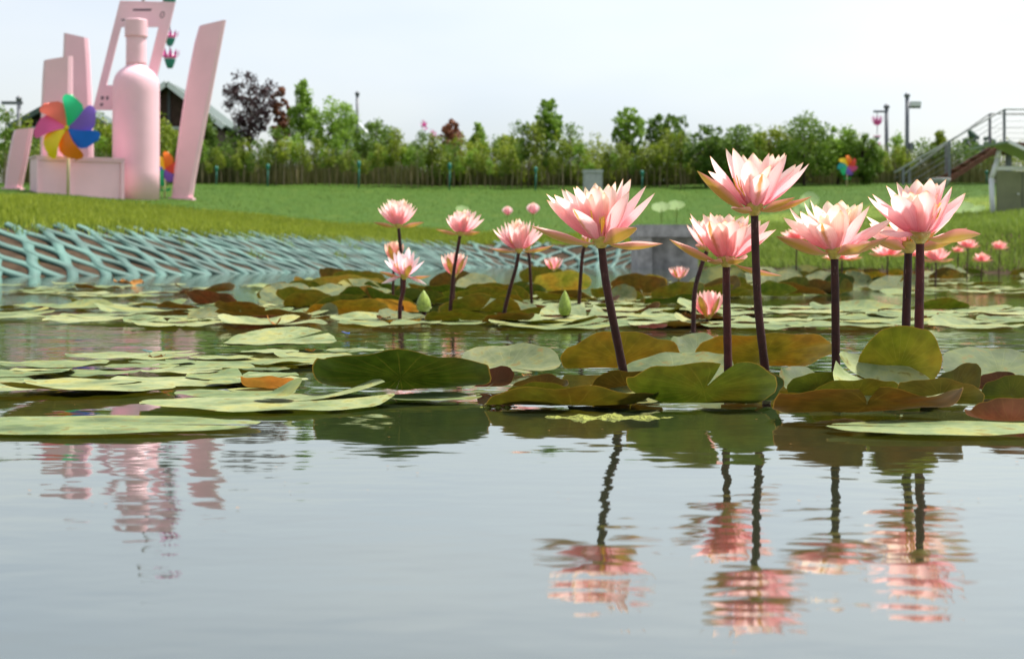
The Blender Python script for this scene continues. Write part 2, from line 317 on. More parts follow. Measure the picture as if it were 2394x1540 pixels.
M = {}
M['petal'] = petal_mat(); M['streak'] = streak_mat(); M['sepal'] = sepal_mat(); M['pad'] = pad_mat(); M['water'] = water_mat(); M['lawn'] = lawn_mat()
def stem_mat():
    m, ns, ls = new_mat('lily_stem'); o = ns.new('ShaderNodeOutputMaterial'); p = ns.new('ShaderNodeBsdfPrincipled'); tc = ns.new('ShaderNodeTexCoord')
    mp = ns.new('ShaderNodeMapping'); mp.inputs['Scale'].default_value = (1, 1, .18); ls.new(tc.outputs['Object'], mp.inputs[0])
    nz = ns.new('ShaderNodeTexNoise'); nz.inputs['Scale'].default_value = 600; nz.inputs['Detail'].default_value = 2; ls.new(mp.outputs[0], nz.inputs['Vector'])
    n2 = ns.new('ShaderNodeTexNoise'); n2.inputs['Scale'].default_value = 60; ls.new(tc.outputs['Object'], n2.inputs['Vector'])
    oi = ns.new('ShaderNodeObjectInfo')
    b = ramp(ns, [(.3, (.022,.007,.006)), (.7, (.052,.014,.011))]); ls.new(n2.outputs['Fac'], b.inputs[0])
    c = mixc(ns, ls, 1.0, b.outputs[0], oi.outputs['Color'], 'MULTIPLY')
    h = ramp(ns, [(.66, (0,0,0)), (.74, (1,1,1))]); ls.new(nz.outputs['Fac'], h.inputs[0])
    hf = ns.new('ShaderNodeMath'); hf.operation = 'MULTIPLY'; ls.new(h.outputs[0], hf.inputs[0]); hf.inputs[1].default_value = .45
    c = mixc(ns, ls, hf.outputs[0], c, (.22,.15,.12))
    ls.new(c, p.inputs['Base Color']); p.inputs['Roughness'].default_value = .5; p.inputs['Specular IOR Level'].default_value = .2
    ls.new(p.outputs[0], o.inputs['Surface']); return m
M['stem'] = stem_mat()
M['stamen'] = plain('stamen_yellow', (.85,.50,.06), .5, .2, 300)
M['receptacle'] = plain('receptacle_olive', (.36,.27,.05), .45, .25, 200)
M['bud'] = plain('bud_green', (.22,.30,.045), .4, .3, 120)
M['pink'] = plain('pink_paint', (.90,.55,.62), .38, .06, 1.3, .45)
M['pink_pale'] = plain('pink_card_paint', (.88,.58,.66), .45, .06, 1.3, .4)
M['ink'] = plain('grey_ink', (.16,.12,.15), .7, .1)
M['net'] = plain('net_teal_plastic', (.060,.130,.108), .6, .5, 2.2, .4)
M['net_bleached'] = plain('net_bleached_plastic', (.22,.30,.29), .5, .2, 3.0, .4)
M['soil'] = plain('bank_soil', (.05,.033,.02), .9, .45, 9.0, .1, .8)
M['stone'] = plain('grey_stone', (.30,.29,.28), .85, .4, 6.0, .2, .6)

M['concrete'] = plain('pale_concrete', (.42,.43,.43), .8, .15, 8.0, .2)
M['steel'] = plain('grey_steel', (.17,.18,.20), .45, .15, 5.0, .5)
M['dark_metal'] = plain('dark_metal', (.06,.06,.07), .5, .2, 5.0, .4)
M['white_paint'] = plain('white_paint', (.74,.75,.76), .4, .04, 4.0)
M['olive_board'] = plain('olive_board', (.22,.23,.13), .6, .12, 5.0, .3)
M['green_roof'] = plain('green_sheet', (.16,.23,.15), .5, .15, 4.0, .4)
M['rust'] = plain('rust_brown_deck', (.16,.07,.045), .7, .25, 5.0, .2)
M['timber'] = plain('dark_timber', (.06,.03,.025), .7, .3, 5.0, .2)
M['slate'] = plain('grey_green_roof', (.10,.13,.12), .7, .25, 4.0, .2)
M['teal_post'] = plain('teal_post', (.02,.17,.13), .5, .2, 6.0)
M['lotus_pink'] = plain('lantern_pink', (.80,.10,.45), .5, .1)
M['lotus_white'] = plain('lantern_white', (.80,.70,.75), .5, .05)
M['lotus_green'] = plain('lantern_green', (.02,.22,.15), .5, .1)
M['bark'] = plain('pale_bark', (.27,.22,.14), .85, .3, 9.0, .1)
M['bark_dark'] = plain('dark_bark', (.07,.05,.04), .85, .3, 9.0, .1)
M['leaf_hedge'] = leafy('hedge_leaves', (.06,.12,.008), (.29,.35,.035))
M['leaf_bright'] = leafy('bright_leaves', (.08,.18,.012), (.27,.42,.05))
M['leaf_green'] = leafy('green_leaves', (.04,.10,.012), (.16,.26,.03))
M['leaf_blue'] = leafy('bluish_leaves', (.035,.09,.06), (.09,.17,.11))
M['leaf_plum'] = leafy('plum_leaves', (.022,.010,.012), (.085,.045,.05), .2)
M['leaf_red'] = leafy('reddish_leaves', (.12,.05,.03), (.30,.12,.06), .25)
M['grass'] = leafy('grass_blades', (.05,.11,.006), (.33,.38,.04), .35)
M['mown'] = leafy('mown_blades', (.026,.072,.003), (.09,.145,.007), .3)
M['grass_weed'] = leafy('weed_blades', (.09,.17,.02), (.24,.32,.05), .35)
M['brush'] = leafy('brush_stems', (.045,.075,.015), (.22,.20,.08), .15)
M['lotus_leaf'] = leafy('lotus_leaf', (.30,.44,.17), (.48,.62,.32), .3)
M['algae'] = plain('algae_scum', (.20,.22,.045), .8, .6, 160.0, .2, 1.0)
M['dead_leaf'] = plain('dead_leaf', (.30,.13,.02), .7, .6, 60.0, .3)
for n_, c_ in dict(red=(.80,.08,.05), coral=(.85,.16,.10), magenta=(.78,.10,.30), yellow=(.90,.62,.01), orange=(.88,.20,.01), blue=(.01,.15,.75), green=(.02,.55,.22), purple=(.25,.12,.60), teal=(.02,.35,.35)).items():
    M['vane_' + n_] = plain('vane_' + n_, c_, .4, .05, 5.0)
M['stick'] = plain('pale_stick', (.65,.52,.30), .6, .1)

# ------------------------------------------------------------------ the terrain round the pond
POND = np.array([(5.6,15.4),(4.6,16.4),(3.95,18.5),(3.4,21),(3.05,23.6),(2.75,25.4),(1.9,27.2),(.6,28.0),(-.5,26.6),(-1.2,23.5),(-1.78,20),(-2.56,16.5),(-3.33,13.9),(-4.43,12.3),(-7,9.6),(-10,6),(-11,0),(-8,-4),(8,-4),(14,2),(14,9),(10,13)])
def chaikin(p, n):
    for _ in range(n):
        q = np.roll(p, -1, 0); p = np.stack([.75*p+.25*q, .25*p+.75*q], 1).reshape(-1, 2)
    return p
POND = chaikin(POND, 2)
def sdist(x, y):
    """distance to the water's edge, positive on land"""
    x = np.asarray(x, float); y = np.asarray(y, float); sh = x.shape; x = x.ravel(); y = y.ravel()
    best = np.full(x.shape, 1e9); ins = np.zeros(x.shape, bool); n = len(POND)
    for i in range(n):
        a = POND[i]; b = POND[(i+1) % n]; e = b - a; L = e @ e
        t = np.clip(((x-a[0])*e[0] + (y-a[1])*e[1]) / L, 0, 1)
        best = np.minimum(best, np.hypot(x-a[0]-t*e[0], y-a[1]-t*e[1]))
        c = ((a[1] > y) != (b[1] > y)); 
        if abs(e[1]) > 1e-9: ins ^= c & (x < e[0]*(y-a[1])/e[1] + a[0])
    return np.where(ins, -best, best).reshape(sh)
def smin(a, b, k):
    h = np.clip(.5 + .5*(b-a)/k, 0, 1); return b*(1-h) + a*h - k*h*(1-h)
def ground_z(x, y, s=None):
    x = np.asarray(x, float); y = np.asarray(y, float)
    if s is None: s = sdist(x, y)
    d = np.hypot(x*.3, y)
    up = .46 + .115*(s-1.2)
    far = .97 + .058*(d-18.5) + .05*np.clip(-3.8-x, 0, 4)*np.clip((26-d)/8, 0, 1)
    far = np.minimum(far, 2.72)
    z = smin(up, far, .25)
    bank = np.where(s > 0, .46*s/1.2, .5*s)
    z = np.where(s < 1.2, np.minimum(bank, .46), z)
    z = np.maximum(z, -.7)
    return z + np.where(s > 1.2, .02*np.sin(x*1.7+y*.9)*np.sin(y*1.1-x*.6), 0)
def gz(x, y): return float(ground_z(np.array([x]), np.array([y]))[0])
def ground_at(px, py, d0=11.5, d1=70):
    dd = np.arange(d0, d1, .05); x = (px-CX)/FPX*dd; z = CAM_H + (YH-py)/FPX*dd
    g = ground_z(x, dd); hit = np.where(g >= z)[0]
    d = dd[hit[0]] if len(hit) else d1
    return Vector(((px-CX)/FPX*d, d, gz((px-CX)/FPX*d, d)))
def axis_pts(a, b, fine0, fine1, step, grow):
    mid = list(np.arange(fine0, fine1+1e-6, step)); st = step; v = fine1
    while v < b: st *= grow; v += st; mid.append(v)
    st = step; v = fine0; low = []
    while v > a: st *= grow; v -= st; low.append(v)
    return np.array(low[::-1] + mid)
xs = axis_pts(-900, 900, -13, 16, .3, 1.18); ys = axis_pts(-60, 1500, -5, 52, .3, 1.18)
X, Y = np.meshgrid(xs, ys); S = sdist(X, Y); Z = ground_z(X, Y, S)
Z = np.where((S > -.3) & (S < 1.3), Z - .06, Z)
nx, ny = len(xs), len(ys); idx = np.arange(nx*ny).reshape(ny, nx)
F = np.stack([idx[:-1,:-1], idx[:-1,1:], idx[1:,1:], idx[1:,:-1]], -1).reshape(-1, 4)
me = mesh_arr('ground', np.stack([X, Y, Z], -1).reshape(-1, 3), F, M['lawn'])
att = me.attributes.new('rough_turf', 'FLOAT', 'POINT')
rt = np.clip((27.5-np.hypot(X*.3, Y)+np.clip(X+2, 0, 9)*.9)/3, 0, 1)*np.clip(1.9-S/8, 0, 1)
att.data.foreach_set('value', rt.ravel().astype(np.float32))
tag(obj('ground', me), kind='structure')
# water sheet
wx = axis_pts(-16, 18, -3, 4, 1.0, 1.3); 
me = mesh_arr('water', [(-14,-6,0),(17,-6,0),(17,31,0),(-14,31,0)], [(0,1,2,3)], M['water'], False)
tag(obj('water', me), kind='structure')
# soil of the bank: strip that follows the water's edge
def strip_pts(n_per=.15):
    P = POND; L = np.r_[0, np.cumsum(np.linalg.norm(np.roll(P, -1, 0)-P, axis=1))]
    n = int(L[-1]/n_per); t = np.linspace(0, L[-1], n, endpoint=False); Pc = np.vstack([P, P[:1]])
    p = np.stack([np.interp(t, L, Pc[:,0]), np.interp(t, L, Pc[:,1])], 1)
    tg = np.roll(p, -3, 0) - np.roll(p, 3, 0); tg /= np.linalg.norm(tg, axis=1)[:,None]
    nr = np.stack([tg[:,1], -tg[:,0]], 1)
    tst = p + nr*.05; s = sdist(tst[:,0], tst[:,1]); nr[s < 0] *= -1
    return p, nr, tg
EP, EN, ET = strip_pts()
offs = np.array([-.45, -.2, 0, .15, .3, .45, .6, .75, .9, 1.05, 1.2, 1.32])
bz = np.array([-.22, -.09, 0, .058, .115, .172, .23, .288, .345, .402, .452, .44])
V = np.zeros((len(EP), len(offs), 3)); V[...,:2] = EP[:,None] + EN[:,None]*offs[None,:,None]; V[...,2] = bz + RNG.normal(0, .008, (len(EP), len(offs)))*(offs > .05)
n, k = V.shape[:2]; idx = np.arange(n*k).reshape(n, k); i2 = np.roll(idx, -1, 0)
F = np.stack([idx[:,:-1], i2[:,:-1], i2[:,1:], idx[:,1:]], -1).reshape(-1, 4)
tag(obj('bank', mesh_arr('bank', V.reshape(-1,3), F, M['soil'])), kind='structure')

# ------------------------------------------------------------------ erosion-control net on the left bank
def build_net():
    root = empty('bank_net', (EP[0][0], EP[0][1], 0)); 
    # edge samples from the stone block leftwards: find index span by position
    i0 = int(np.argmin(np.hypot(EP[:,0]-2.2, EP[:,1]-26.6))); i1 = int(np.argmin(np.hypot(EP[:,0]+5.6, EP[:,1]-11.1)))
    lo, hi = min(i0, i1), max(i0, i1); P = EP[lo:hi+1]; Nn = EN[lo:hi+1]; T = ET[lo:hi+1]
    L = np.r_[0, np.cumsum(np.linalg.norm(np.diff(P, axis=0), axis=1))]
    c = P.mean(0); root.location = (c[0], c[1], 0)
    sp = .19; ns_ = int(L[-1]/sp); hgt = .035; th = .10; slope = .46/1.2; up = np.array([0, 0, 1.0])
    v = np.linspace(-.22, 1.26, 36); rng = np.random.default_rng(3)
    for i in range(ns_):
        u0 = (i+.5)*sp; ph = math.pi*(i % 2)
        u = u0 + .082*np.sin(v/.66*2*math.pi + ph) + rng.normal(0, .006)
        px = np.interp(u, L, P[:,0]); py = np.interp(u, L, P[:,1]); nx_ = np.interp(u, L, Nn[:,0]); ny_ = np.interp(u, L, Nn[:,1]); tx = np.interp(u, L, T[:,0]); ty = np.interp(u, L, T[:,1])
        vv = v + rng.normal(0, .012)
        base = np.stack([px+nx_*vv, py+ny_*vv, vv*slope - .012 + rng.normal(0, .006) + .008*np.sin(vv*7+i)], 1)
        nrm = np.stack([-nx_*slope, -ny_*slope, np.ones_like(vv)], 1); nrm /= np.linalg.norm(nrm, axis=1)[:,None]
        du = np.gradient(u); dv = np.gradient(v); ll = np.hypot(du, dv)
        upv = np.stack([nx_, ny_, np.full_like(nx_, slope)], 1); upv /= np.linalg.norm(upv, axis=1)[:,None]
        tv = np.stack([tx, ty, np.zeros_like(tx)], 1)*(dv/ll)[:,None] - upv*(du/ll)[:,None]
        ring = np.stack([base-tv*th/2, base+tv*th/2, base+tv*th/2+nrm*hgt, base-tv*th/2+nrm*hgt], 1) - np.array([c[0], c[1], 0])
        m_ = len(v); idx = np.arange(m_*4).reshape(m_, 4)
        Fq = np.concatenate([np.stack([idx[:-1,a], idx[:-1,b], idx[1:,b], idx[1:,a]], -1) for a, b in ((0,1),(1,2),(2,3),(3,0))])
        mt = M['net_bleached'] if rng.random() < .035 else M['net']
        obj('strip', mesh_arr('strip', ring.reshape(-1,3), Fq, mt, False), root)
    tag(root, 'teal plastic honeycomb net pinned over the soil of the sloping left bank', 'net')
build_net()

# ------------------------------------------------------------------ grass
def blades(name, P, Zr, h, w, mat, label, lean=.45):
    n = len(P); rng = np.random.default_rng(len(P)); a = rng.uniform(0, 2*math.pi, n); hh = h*rng.uniform(.5, 1.25, n)*(1 if np.isscalar(h) else 1)
    ww = w*rng.uniform(.7, 1.3, n); dx, dy = np.cos(a), np.sin(a); b = rng.uniform(0, 2*math.pi, n); ln = hh*lean*rng.uniform(.1, 1.2, n)
    base = np.stack([P[:,0], P[:,1], Zr], 1); side = np.stack([dx*ww/2, dy*ww/2, np.zeros(n)], 1)
    l1 = np.stack([np.cos(b)*ln*.35, np.sin(b)*ln*.35, hh*.6], 1); l2 = np.stack([np.cos(b)*ln, np.sin(b)*ln, hh], 1)
    V = np.stack([base-side, base+side, base+l1+side*.7, base+l1-side*.7, base+l2], 1)
    i = np.arange(n)*5; F3 = np.concatenate([np.stack([i, i+1, i+2], 1), np.stack([i, i+2, i+3], 1), np.stack([i+3, i+2, i+4], 1)])
    o = obj(name, mesh_arr(name, V.reshape(-1,3), F3, mat)); tag(o, label, 'grass', kind='stuff'); return o
def scatter(n, x0, x1, y0, y1, cond, seed):
    rng = np.random.default_rng(seed); P = np.stack([rng.uniform(x0, x1, n), rng.uniform(y0, y1, n)], 1); s = sdist(P[:,0], P[:,1]); k = cond(P, s, rng); return P[k], s[k]
P, s = scatter(460000, -10, 3, 10, 31, lambda P, s, r: (s > 1.08) & (s < 12) & (P[:,0] < .2*(P[:,1]-14)) & (r.random(len(s)) < np.clip(1.5-s/7, .25, 1)*(.55+.45*np.sin(P[:,0]*4.3+np.sin(P[:,1]*3.1)*2)*np.sin(P[:,1]*5.2+P[:,0]*2))) & (np.abs(P[:,0]) < P[:,1]*.42), 1)
blades('grass', P, ground_z(P[:,0], P[:,1], s)-.02, .105, .014, M['grass'], 'short yellow-green grass on the lawn above the teal net')
P, s = scatter(170000, 2.4, 10, 13, 30, lambda P, s, r: (s > .05) & (s < 4.5) & (P[:,0] < P[:,1]*.42), 2)
blades('bank_grass', P, ground_z(P[:,0], P[:,1], s)-.03, .14, .014, M['grass_weed'], 'longer green grass and weeds on the right bank below the notice board', .7)
P, s = scatter(90000, -16, 18, 19, 48, lambda P, s, r: (s > 3) & (np.abs(P[:,0]) < P[:,1]*.4), 3)
blades('mown_grass', P, ground_z(P[:,0], P[:,1], s)-.02, .05, .014, M['mown'], 'darker green mown grass of the far lawn before the hedge')
# tufts in the net and along its top
P, s = scatter(60000, -8, 2, 9, 28, lambda P, s, r: (s > .25) & (s < 1.3) & (np.sin(P[:,0]*5.1+1)*np.sin(P[:,1]*3.3) > .80 - .75*(s > .95)), 4)
blades('net_weeds', P, np.clip(s*.383, 0, .46)-.01, .10, .012, M['grass_weed'], 'sparse grass tufts sprouting through the teal net', .8)

# ------------------------------------------------------------------ trees and hedge
def leaf_cloud(rng, centers, rad, per, size, flat=.0):
    C = np.repeat(centers, per, axis=0); n = len(C); R = np.repeat(rad, per)
    dirs = rng.normal(0, 1, (n, 3)); dirs /= np.linalg.norm(dirs, axis=1)[:,None]
    pos = C + dirs*(R*rng.uniform(.25, 1.05, n)**.6)[:,None]
    a = rng.normal(0, 1, (n, 3)); a /= np.linalg.norm(a, axis=1)[:,None]; b = np.cross(a, dirs + rng.normal(0, .4, (n, 3))); b /= np.linalg.norm(b, axis=1)[:,None]
    sz = size*rng.uniform(.6, 1.3, n)[:,None]
    V = np.stack([pos-a*sz, pos-b*sz*.45, pos+a*sz, pos+b*sz*.45], 1).reshape(-1, 3)
    return V, np.arange(n*4).reshape(n, 4)
def crown_mesh(name, seed, w, z0, z1, ncl, per, size, mat, shape='oval', clr=None):
    rng = np.random.default_rng(seed); c = []; H_ = z1-z0
    while len(c) < ncl:
        p = rng.uniform(-1, 1, 3)
        if p @ p > 1: continue
        t = (p[2]+1)/2
        if shape == 'cone': k = (1.05-t)**.8
        elif shape == 'vase': k = .35+.75*t
        else: k = 1
        c.append((p[0]*w*k, p[1]*w*k, z0+t*H_))
    c = np.array(c); r = (clr or w*.34)*rng.uniform(.5, 1.15, ncl)
    V, F = leaf_cloud(rng, c, r, per, size); return mesh_arr(name, V, F, mat), c
def trunk_mesh(name, h, r, mat, seed=0, limbs=None):
    rng = random.Random(seed); mb = MB(); p = Vector((0, 0, -.1)); pts = [p.copy()]; k = 5
    for i in range(k): p = p + Vector((rng.uniform(-.03, .03), rng.uniform(-.03, .03), (h+.1)/k)); pts.append(p.copy())
    mb.tube(pts, [r*(1-.65*i/k) for i in range(k+1)], 6)
    if limbs is not None:
        for c in limbs:
            b = pts[rng.choice([2, 3, 4])]; e = Vector(c); m_ = b.lerp(e, .5) + Vector((0, 0, -.06*h))
            mb.tube([b, m_, e], [r*.42, r*.28, r*.1], 5)
    return mesh_arr(name, mb.v, mb.f, mat, True)
# hedge saplings: pale trunks under leafy tops
sap = []
for i in range(7):
    hh = 1.55 + .14*((i*3) % 5) - .2
    cm, cc = crown_mesh('crown', 20+i, .24, .72, hh, 22, 26, .045, M[['leaf_hedge', 'leaf_bright', 'leaf_hedge', 'leaf_green'][i % 4]], 'oval', .17)
    tm = trunk_mesh('trunk', hh*.9, .020, M['bark'], i, [c for c in cc[:4]])
    sap.append((tm, cm))
rngh = random.Random(5)
def tree(name, base, tm, cm, label, cat='tree', group=None, rz=0, sc=1.0):
    e = empty(name, base, rz); e.scale = (sc, sc, sc)
    if tm: obj('trunk', tm, e)
    obj('crown', cm, e); tag(e, label, cat, group); return e
px = 425
while px < 2110:
    d = rngh.uniform(46.0, 47.6); x = (px-CX)/FPX*d; tm, cm = sap[rngh.randrange(7)]
    tree('hedge_sapling', (x, d, gz(x, d)), tm, cm, 'slim pale-stemmed sapling in the long hedge row behind the far lawn', 'sapling', 'saplings of the hedge row', rngh.uniform(0, 6), rngh.uniform(.70, .98)*(1+.18*math.sin(px*.021)+.14*math.sin(px*.057+1))*rngh.choice([.8, 1, 1, 1.15]))
    px += rngh.uniform(9, 19)
for px in (10, 45, 215, 245, 262, 378, 392):
    d = rngh.uniform(40, 44); x = (px-CX)/FPX*d; tm, cm = sap[rngh.randrange(7)]
    tree('hedge_sapling', (x, d, gz(x, d)), tm, cm, 'slim pale-stemmed sapling behind the pink figures and crate', 'sapling', 'saplings behind the pink sculptures', rngh.uniform(0, 6), 1.3)
# dense shrubs closing the hedge behind the saplings
shr = [crown_mesh('crown', 60+i, .95, .05, 1.75, 46, 40, .055, M['leaf_hedge'] if i % 2 else M['leaf_green'], 'oval', .36) for i in range(5)]
shr = [(trunk_mesh('trunk', 1.0, .04, M['bark_dark'], 9, [c for c in cc[:5]]), cm) for cm, cc in shr]
px = -30
while px < 2440:
    d = rngh.uniform(48.2, 50.5); x = (px-CX)/FPX*d; tm, cm = shr[rngh.randrange(5)]
    tree('hedge_shrub', (x, d, gz(x, d)), tm, cm, 'bushy green shrub closing the gaps behind the hedge saplings', 'shrub', 'shrubs behind the hedge saplings', rngh.uniform(0, 6), rngh.uniform(.7, 1.0))
    px += rngh.uniform(38, 62)
# single trees: px, top row, half width px, distance, kind, label
TREES = [
 (582, 163, 90, 49.5, 'plum', 'dark purple-leaved plum tree beside the leaning pink column', 'vase'),
 (655, 195, 26, 50.5, 'red', 'narrow brownish tree between the purple plum tree and bright green tree', 'oval'),
 (708, 178, 52, 49.5, 'bright', 'bright green tree with a pointed top right of the purple plum tree', 'cone'),
 (780, 225, 68, 50.5, 'bright', 'loose bright green tree left of the dark bare pole', 'oval'),
 (880, 278, 62, 50.0, 'green', 'round dark green shrub right of the dark bare pole', 'oval'),
 (1055, 276, 30, 51.0, 'red', 'small dark round tree with reddish leaves above the hedge', 'oval'),
 (1118, 288, 40, 51.5, 'bright', 'light green bush poking above the hedge right of the reddish tree', 'cone'),
 (1190, 318, 42, 51.0, 'hedge', 'low olive green bush above the hedge left of the slim upright tree', 'oval'),
 (1281, 220, 36, 47.5, 'bright', 'slim upright green tree standing alone against the sky above the tall-stemmed lily', 'oval'),
 (1470, 248, 44, 47.5, 'bright', 'pale green tapering tree left of the airy round tree', 'oval'),
 (1560, 257, 58, 48.5, 'green', 'airy dark green tree with flat tiers above the hedge', 'oval'),
 (1650, 290, 60, 45.8, 'green', 'dark green bush directly right of the airy dark green tree', 'oval'),
 (1722, 278, 66, 45.6, 'green', 'dense dark bush behind the tallest lily flower', 'oval'),
 (1800, 296, 64, 46.2, 'hedge', 'broad olive bush right of the tallest lily flower', 'oval'),
 (1880, 264, 74, 45.6, 'green', 'tall dense dark green bush left of the distant pinwheel', 'oval'),
 (1957, 290, 60, 46.2, 'bright', 'bright topped bush right behind the distant pinwheel', 'oval'),
 (2018, 314, 50, 45.8, 'green', 'low dark bush just left of the lamp post with lotus lanterns', 'oval'),
 (2100, 345, 22, 54.0, 'blue', 'thin greyish bush between the two grey posts', 'oval'),
 (2195, 300, 52, 50.0, 'hedge', 'feathery bush behind the lower end of the stair railing', 'cone'),
 (2272, 306, 24, 56.0, 'blue', 'small bluish far tree seen through the stair railing', 'oval'),
 (2310, 316, 18, 57.0, 'blue', 'tiny bluish far tree right of the other one behind the railing', 'oval'),
 (45, 292, 60, 50.5, 'green', 'dark bush at the far left edge behind the pink crate', 'oval'),
 (474, 255, 40, 50.5, 'green', 'dark narrow tree between the leaning column and the purple plum tree', 'oval'),
 (440, 300, 50, 51.0, 'green', 'dark bush below the dark gabled house beside the leaning column', 'oval'),
]
for i, (px, ty, hw, d, kind, lab, shp) in enumerate(TREES):
    x = (px-CX)/FPX*d; g = gz(x, d); top = CAM_H + (YH-ty)/FPX*d - g; w = hw/FPX*d
    mt = M['leaf_' + kind]; sparse = kind == 'plum' or 'airy' in lab or 'feathery' in lab or 'thin' in lab
    z0 = top*.36 if (w < top*.35) else top*.22
    if 1600 < px < 2060: z0 = top*.06
    cm, cc = crown_mesh('crown', 100+i, w*.9, z0, top*.97, 70 if not sparse else 120, 60 if not sparse else 34, .06, mt, shp, w*(.30 if not sparse else .17))
    tm = trunk_mesh('trunk', top*.8, .05 if kind != 'plum' else .07, M['bark'] if 'slim' in lab else M['bark_dark'], i, [c for c in cc[:14 if sparse else 8]])
    tree('tree', (x, d, g), tm, cm, lab, 'tree', None, 0)
rb = np.random.default_rng(8); nb_ = 26000; xb = rb.uniform(-17.5, 17, nb_); yb = 48.4+rb.uniform(0, 2.4, nb_)
o_ = blades('dry_brush', np.stack([xb, yb], 1), ground_z(xb, yb)-.05, .95*rb.uniform(.5, 1.35, nb_), .022, M['brush'], 'brown-green undergrowth of thin upright stems filling the hedge foot', .12); o_['category'] = 'undergrowth'
# small pink blossom shrub tips
for (px, py, lab) in ((990, 288, 'tall spike of mauve blossom poking above the hedge'), (1012, 308, 'short spike of mauve blossom beside the taller one above the hedge')):
    d = 49; x = (px-CX)/FPX*d; g = gz(x, d); top = CAM_H+(YH-py)/FPX*d-g
    cm, cc = crown_mesh('crown', int(px), .10, top*.86, top*1.02, 9, 14, .035, M['lotus_pink'], 'oval', .09)
    tm = trunk_mesh('trunk', top*.95, .015, M['bark'], 3); tree('blossom_shrub', (x, d, g), tm, cm, lab, 'shrub')
# teal posts tied at the hedge
for k, (px, ty) in enumerate(((625, 385), (838, 378), (1050, 383), (1251, 392), (505, 390), (1500, 400), (2305, 400))):
    d = 45.0; x = (px-CX)/FPX*d; g = gz(x, d); h = CAM_H+(YH-ty)/FPX*d-g
    e = empty('tied_post', (x, d, g)); mb = MB(); mb.tube([(0,0,-.1), (.02,0,h*.95)], [.022, .02], 8); mb.build('post', M['teal_post'], e, True)
    mb = MB(); mb.lathe([(.02, h*.72), (.045, h*.80), (.06, h*.93), (.05, h), (.015, h*1.03)], 9, (.01, 0, 0)); mb.build('fabric_wrap', M['teal_post'], e, True)
    side = ['third', 'fourth', 'fifth', 'sixth', 'second', 'seventh', 'last'][k]
    tag(e, side + ' teal wrapped post from the left along the hedge', 'post', 'teal posts along the hedge')

# ------------------------------------------------------------------ buildings behind the sculptures
def house(px0, px1, apex, eave, d, depth, label, wall, roofm, trim):
    x0 = (px0-CX)/FPX*d; x1 = (px1-CX)/FPX*d; xm = (x0+x1)/2; g = gz(xm, d); za = CAM_H+(YH-apex)/FPX*d; ze = CAM_H+(YH-eave)/FPX*d
    e = empty('gabled_house', (xm, d, g)); w = (x1-x0)/2; za -= g; ze -= g
    mb = MB(); mb.add([(-w*.86,0,0),(w*.86,0,0),(w*.86,0,ze),(0,0,za-.12),(-w*.86,0,ze),(-w*.86,depth,0),(w*.86,depth,0),(w*.86,depth,ze),(0,depth,za-.12),(-w*.86,depth,ze)],
        [(0,1,2,3,4),(9,8,7,6,5),(1,6,7,2),(5,0,4,9),(2,7,8,3),(3,8,9,4)]); mb.build('wall', wall, e)
    for sgn in (-1, 1):
        mb = MB(); dv = Vector((sgn*w, 0, ze-za)); nn = Vector((-dv.z*sgn, 0, abs(dv.x))).normalized()*.10
        a = Vector((0, -.45, za)); b = a+dv; mb.add([a, b, b+nn, a+nn] + [p+Vector((0, depth+.9, 0)) for p in (a, b, b+nn, a+nn)], [(0,1,2,3),(7,6,5,4),(0,4,5,1),(1,5,6,2),(2,6,7,3),(3,7,4,0)])
        r = mb.build('roof', roofm, e)
        mb = MB(); o_ = Vector((0, -.52, 0)); q = Vector((0, -.46, 0)); t = nn*1.2; lo = -nn*1.1
        mb.add([Vector((0,0,za))+o_+lo, Vector((0,0,za))+dv+o_+lo, Vector((0,0,za))+dv+o_+t, Vector((0,0,za))+o_+t, Vector((0,0,za))+q+lo, Vector((0,0,za))+dv+q+lo, Vector((0,0,za))+dv+q+t, Vector((0,0,za))+q+t], [(0,1,2,3),(7,6,5,4),(0,4,5,1),(1,5,6,2),(2,6,7,3),(3,7,4,0)])
        mb.build('barge_board', trim, e)
    for k in (-.5, 0, .5):
        mb = MB(); mb.box((w*k-.06, -.06, 0), (w*k+.06, -.004, ze+(za-ze)*(1-abs(k))-.25)); mb.build('timber_post', M['dark_metal'], e)
    mb = MB(); mb.box((-w*.85, -.09, ze-.08), (w*.85, -.062, ze+.06)); mb.build('tie_beam', M['concrete'], e)
    tag(e, label, 'house'); return e
house(262, 528, 198, 300, 60, 6, 'dark timber house with a white-edged gable behind the leaning pink column', M['timber'], M['slate'], M['white_paint'])
house(28, 262, 236, 300, 64, 5, 'low grey-green roofed house behind the pink round columns', M['timber'], M['slate'], M['slate'])
house(770, 850, 268, 310, 62, 3, 'small white-gabled hut half hidden by the bright green trees', M['white_paint'], M['white_paint'], M['white_paint'])

# ------------------------------------------------------------------ poles and lanterns
def pole(px, top, base, d, r, label, arms=(), lab_cat='lamp post', name='lamp_post', extra=None):
    x = (px-CX)/FPX*d; g = gz(x, d); h = CAM_H+(YH-top)/FPX*d-g; e = empty(name, (x, d, g))
    mb = MB(); mb.tube([(0,0,-.2), (0,0,h*.5), (0,0,h)], [r*1.1, r, r*.9], 10); mb.build('post', M['steel'], e, True)
    mb = MB(); mb.lathe([(r*1.4, h-.02), (r*1.5, h+.05), (r*.6, h+.12), (.005, h+.15)], 10); mb.build('cap', M['steel'], e, True)
    mb = MB(); mb.lathe([(r*2.2, -.02), (r*2.2, .06), (r*1.3, .09)], 12); mb.build('base_plate', M['steel'], e, True)
    for (x0, x1, z, t) in arms:
        mb = MB(); mb.box((x0, -t, h-z-t), (x1, t, h-z+t)); mb.build('arm', M['steel'], e)
    if extra: extra(e, h)
    return tag(e, label, lab_cat)
d = 50
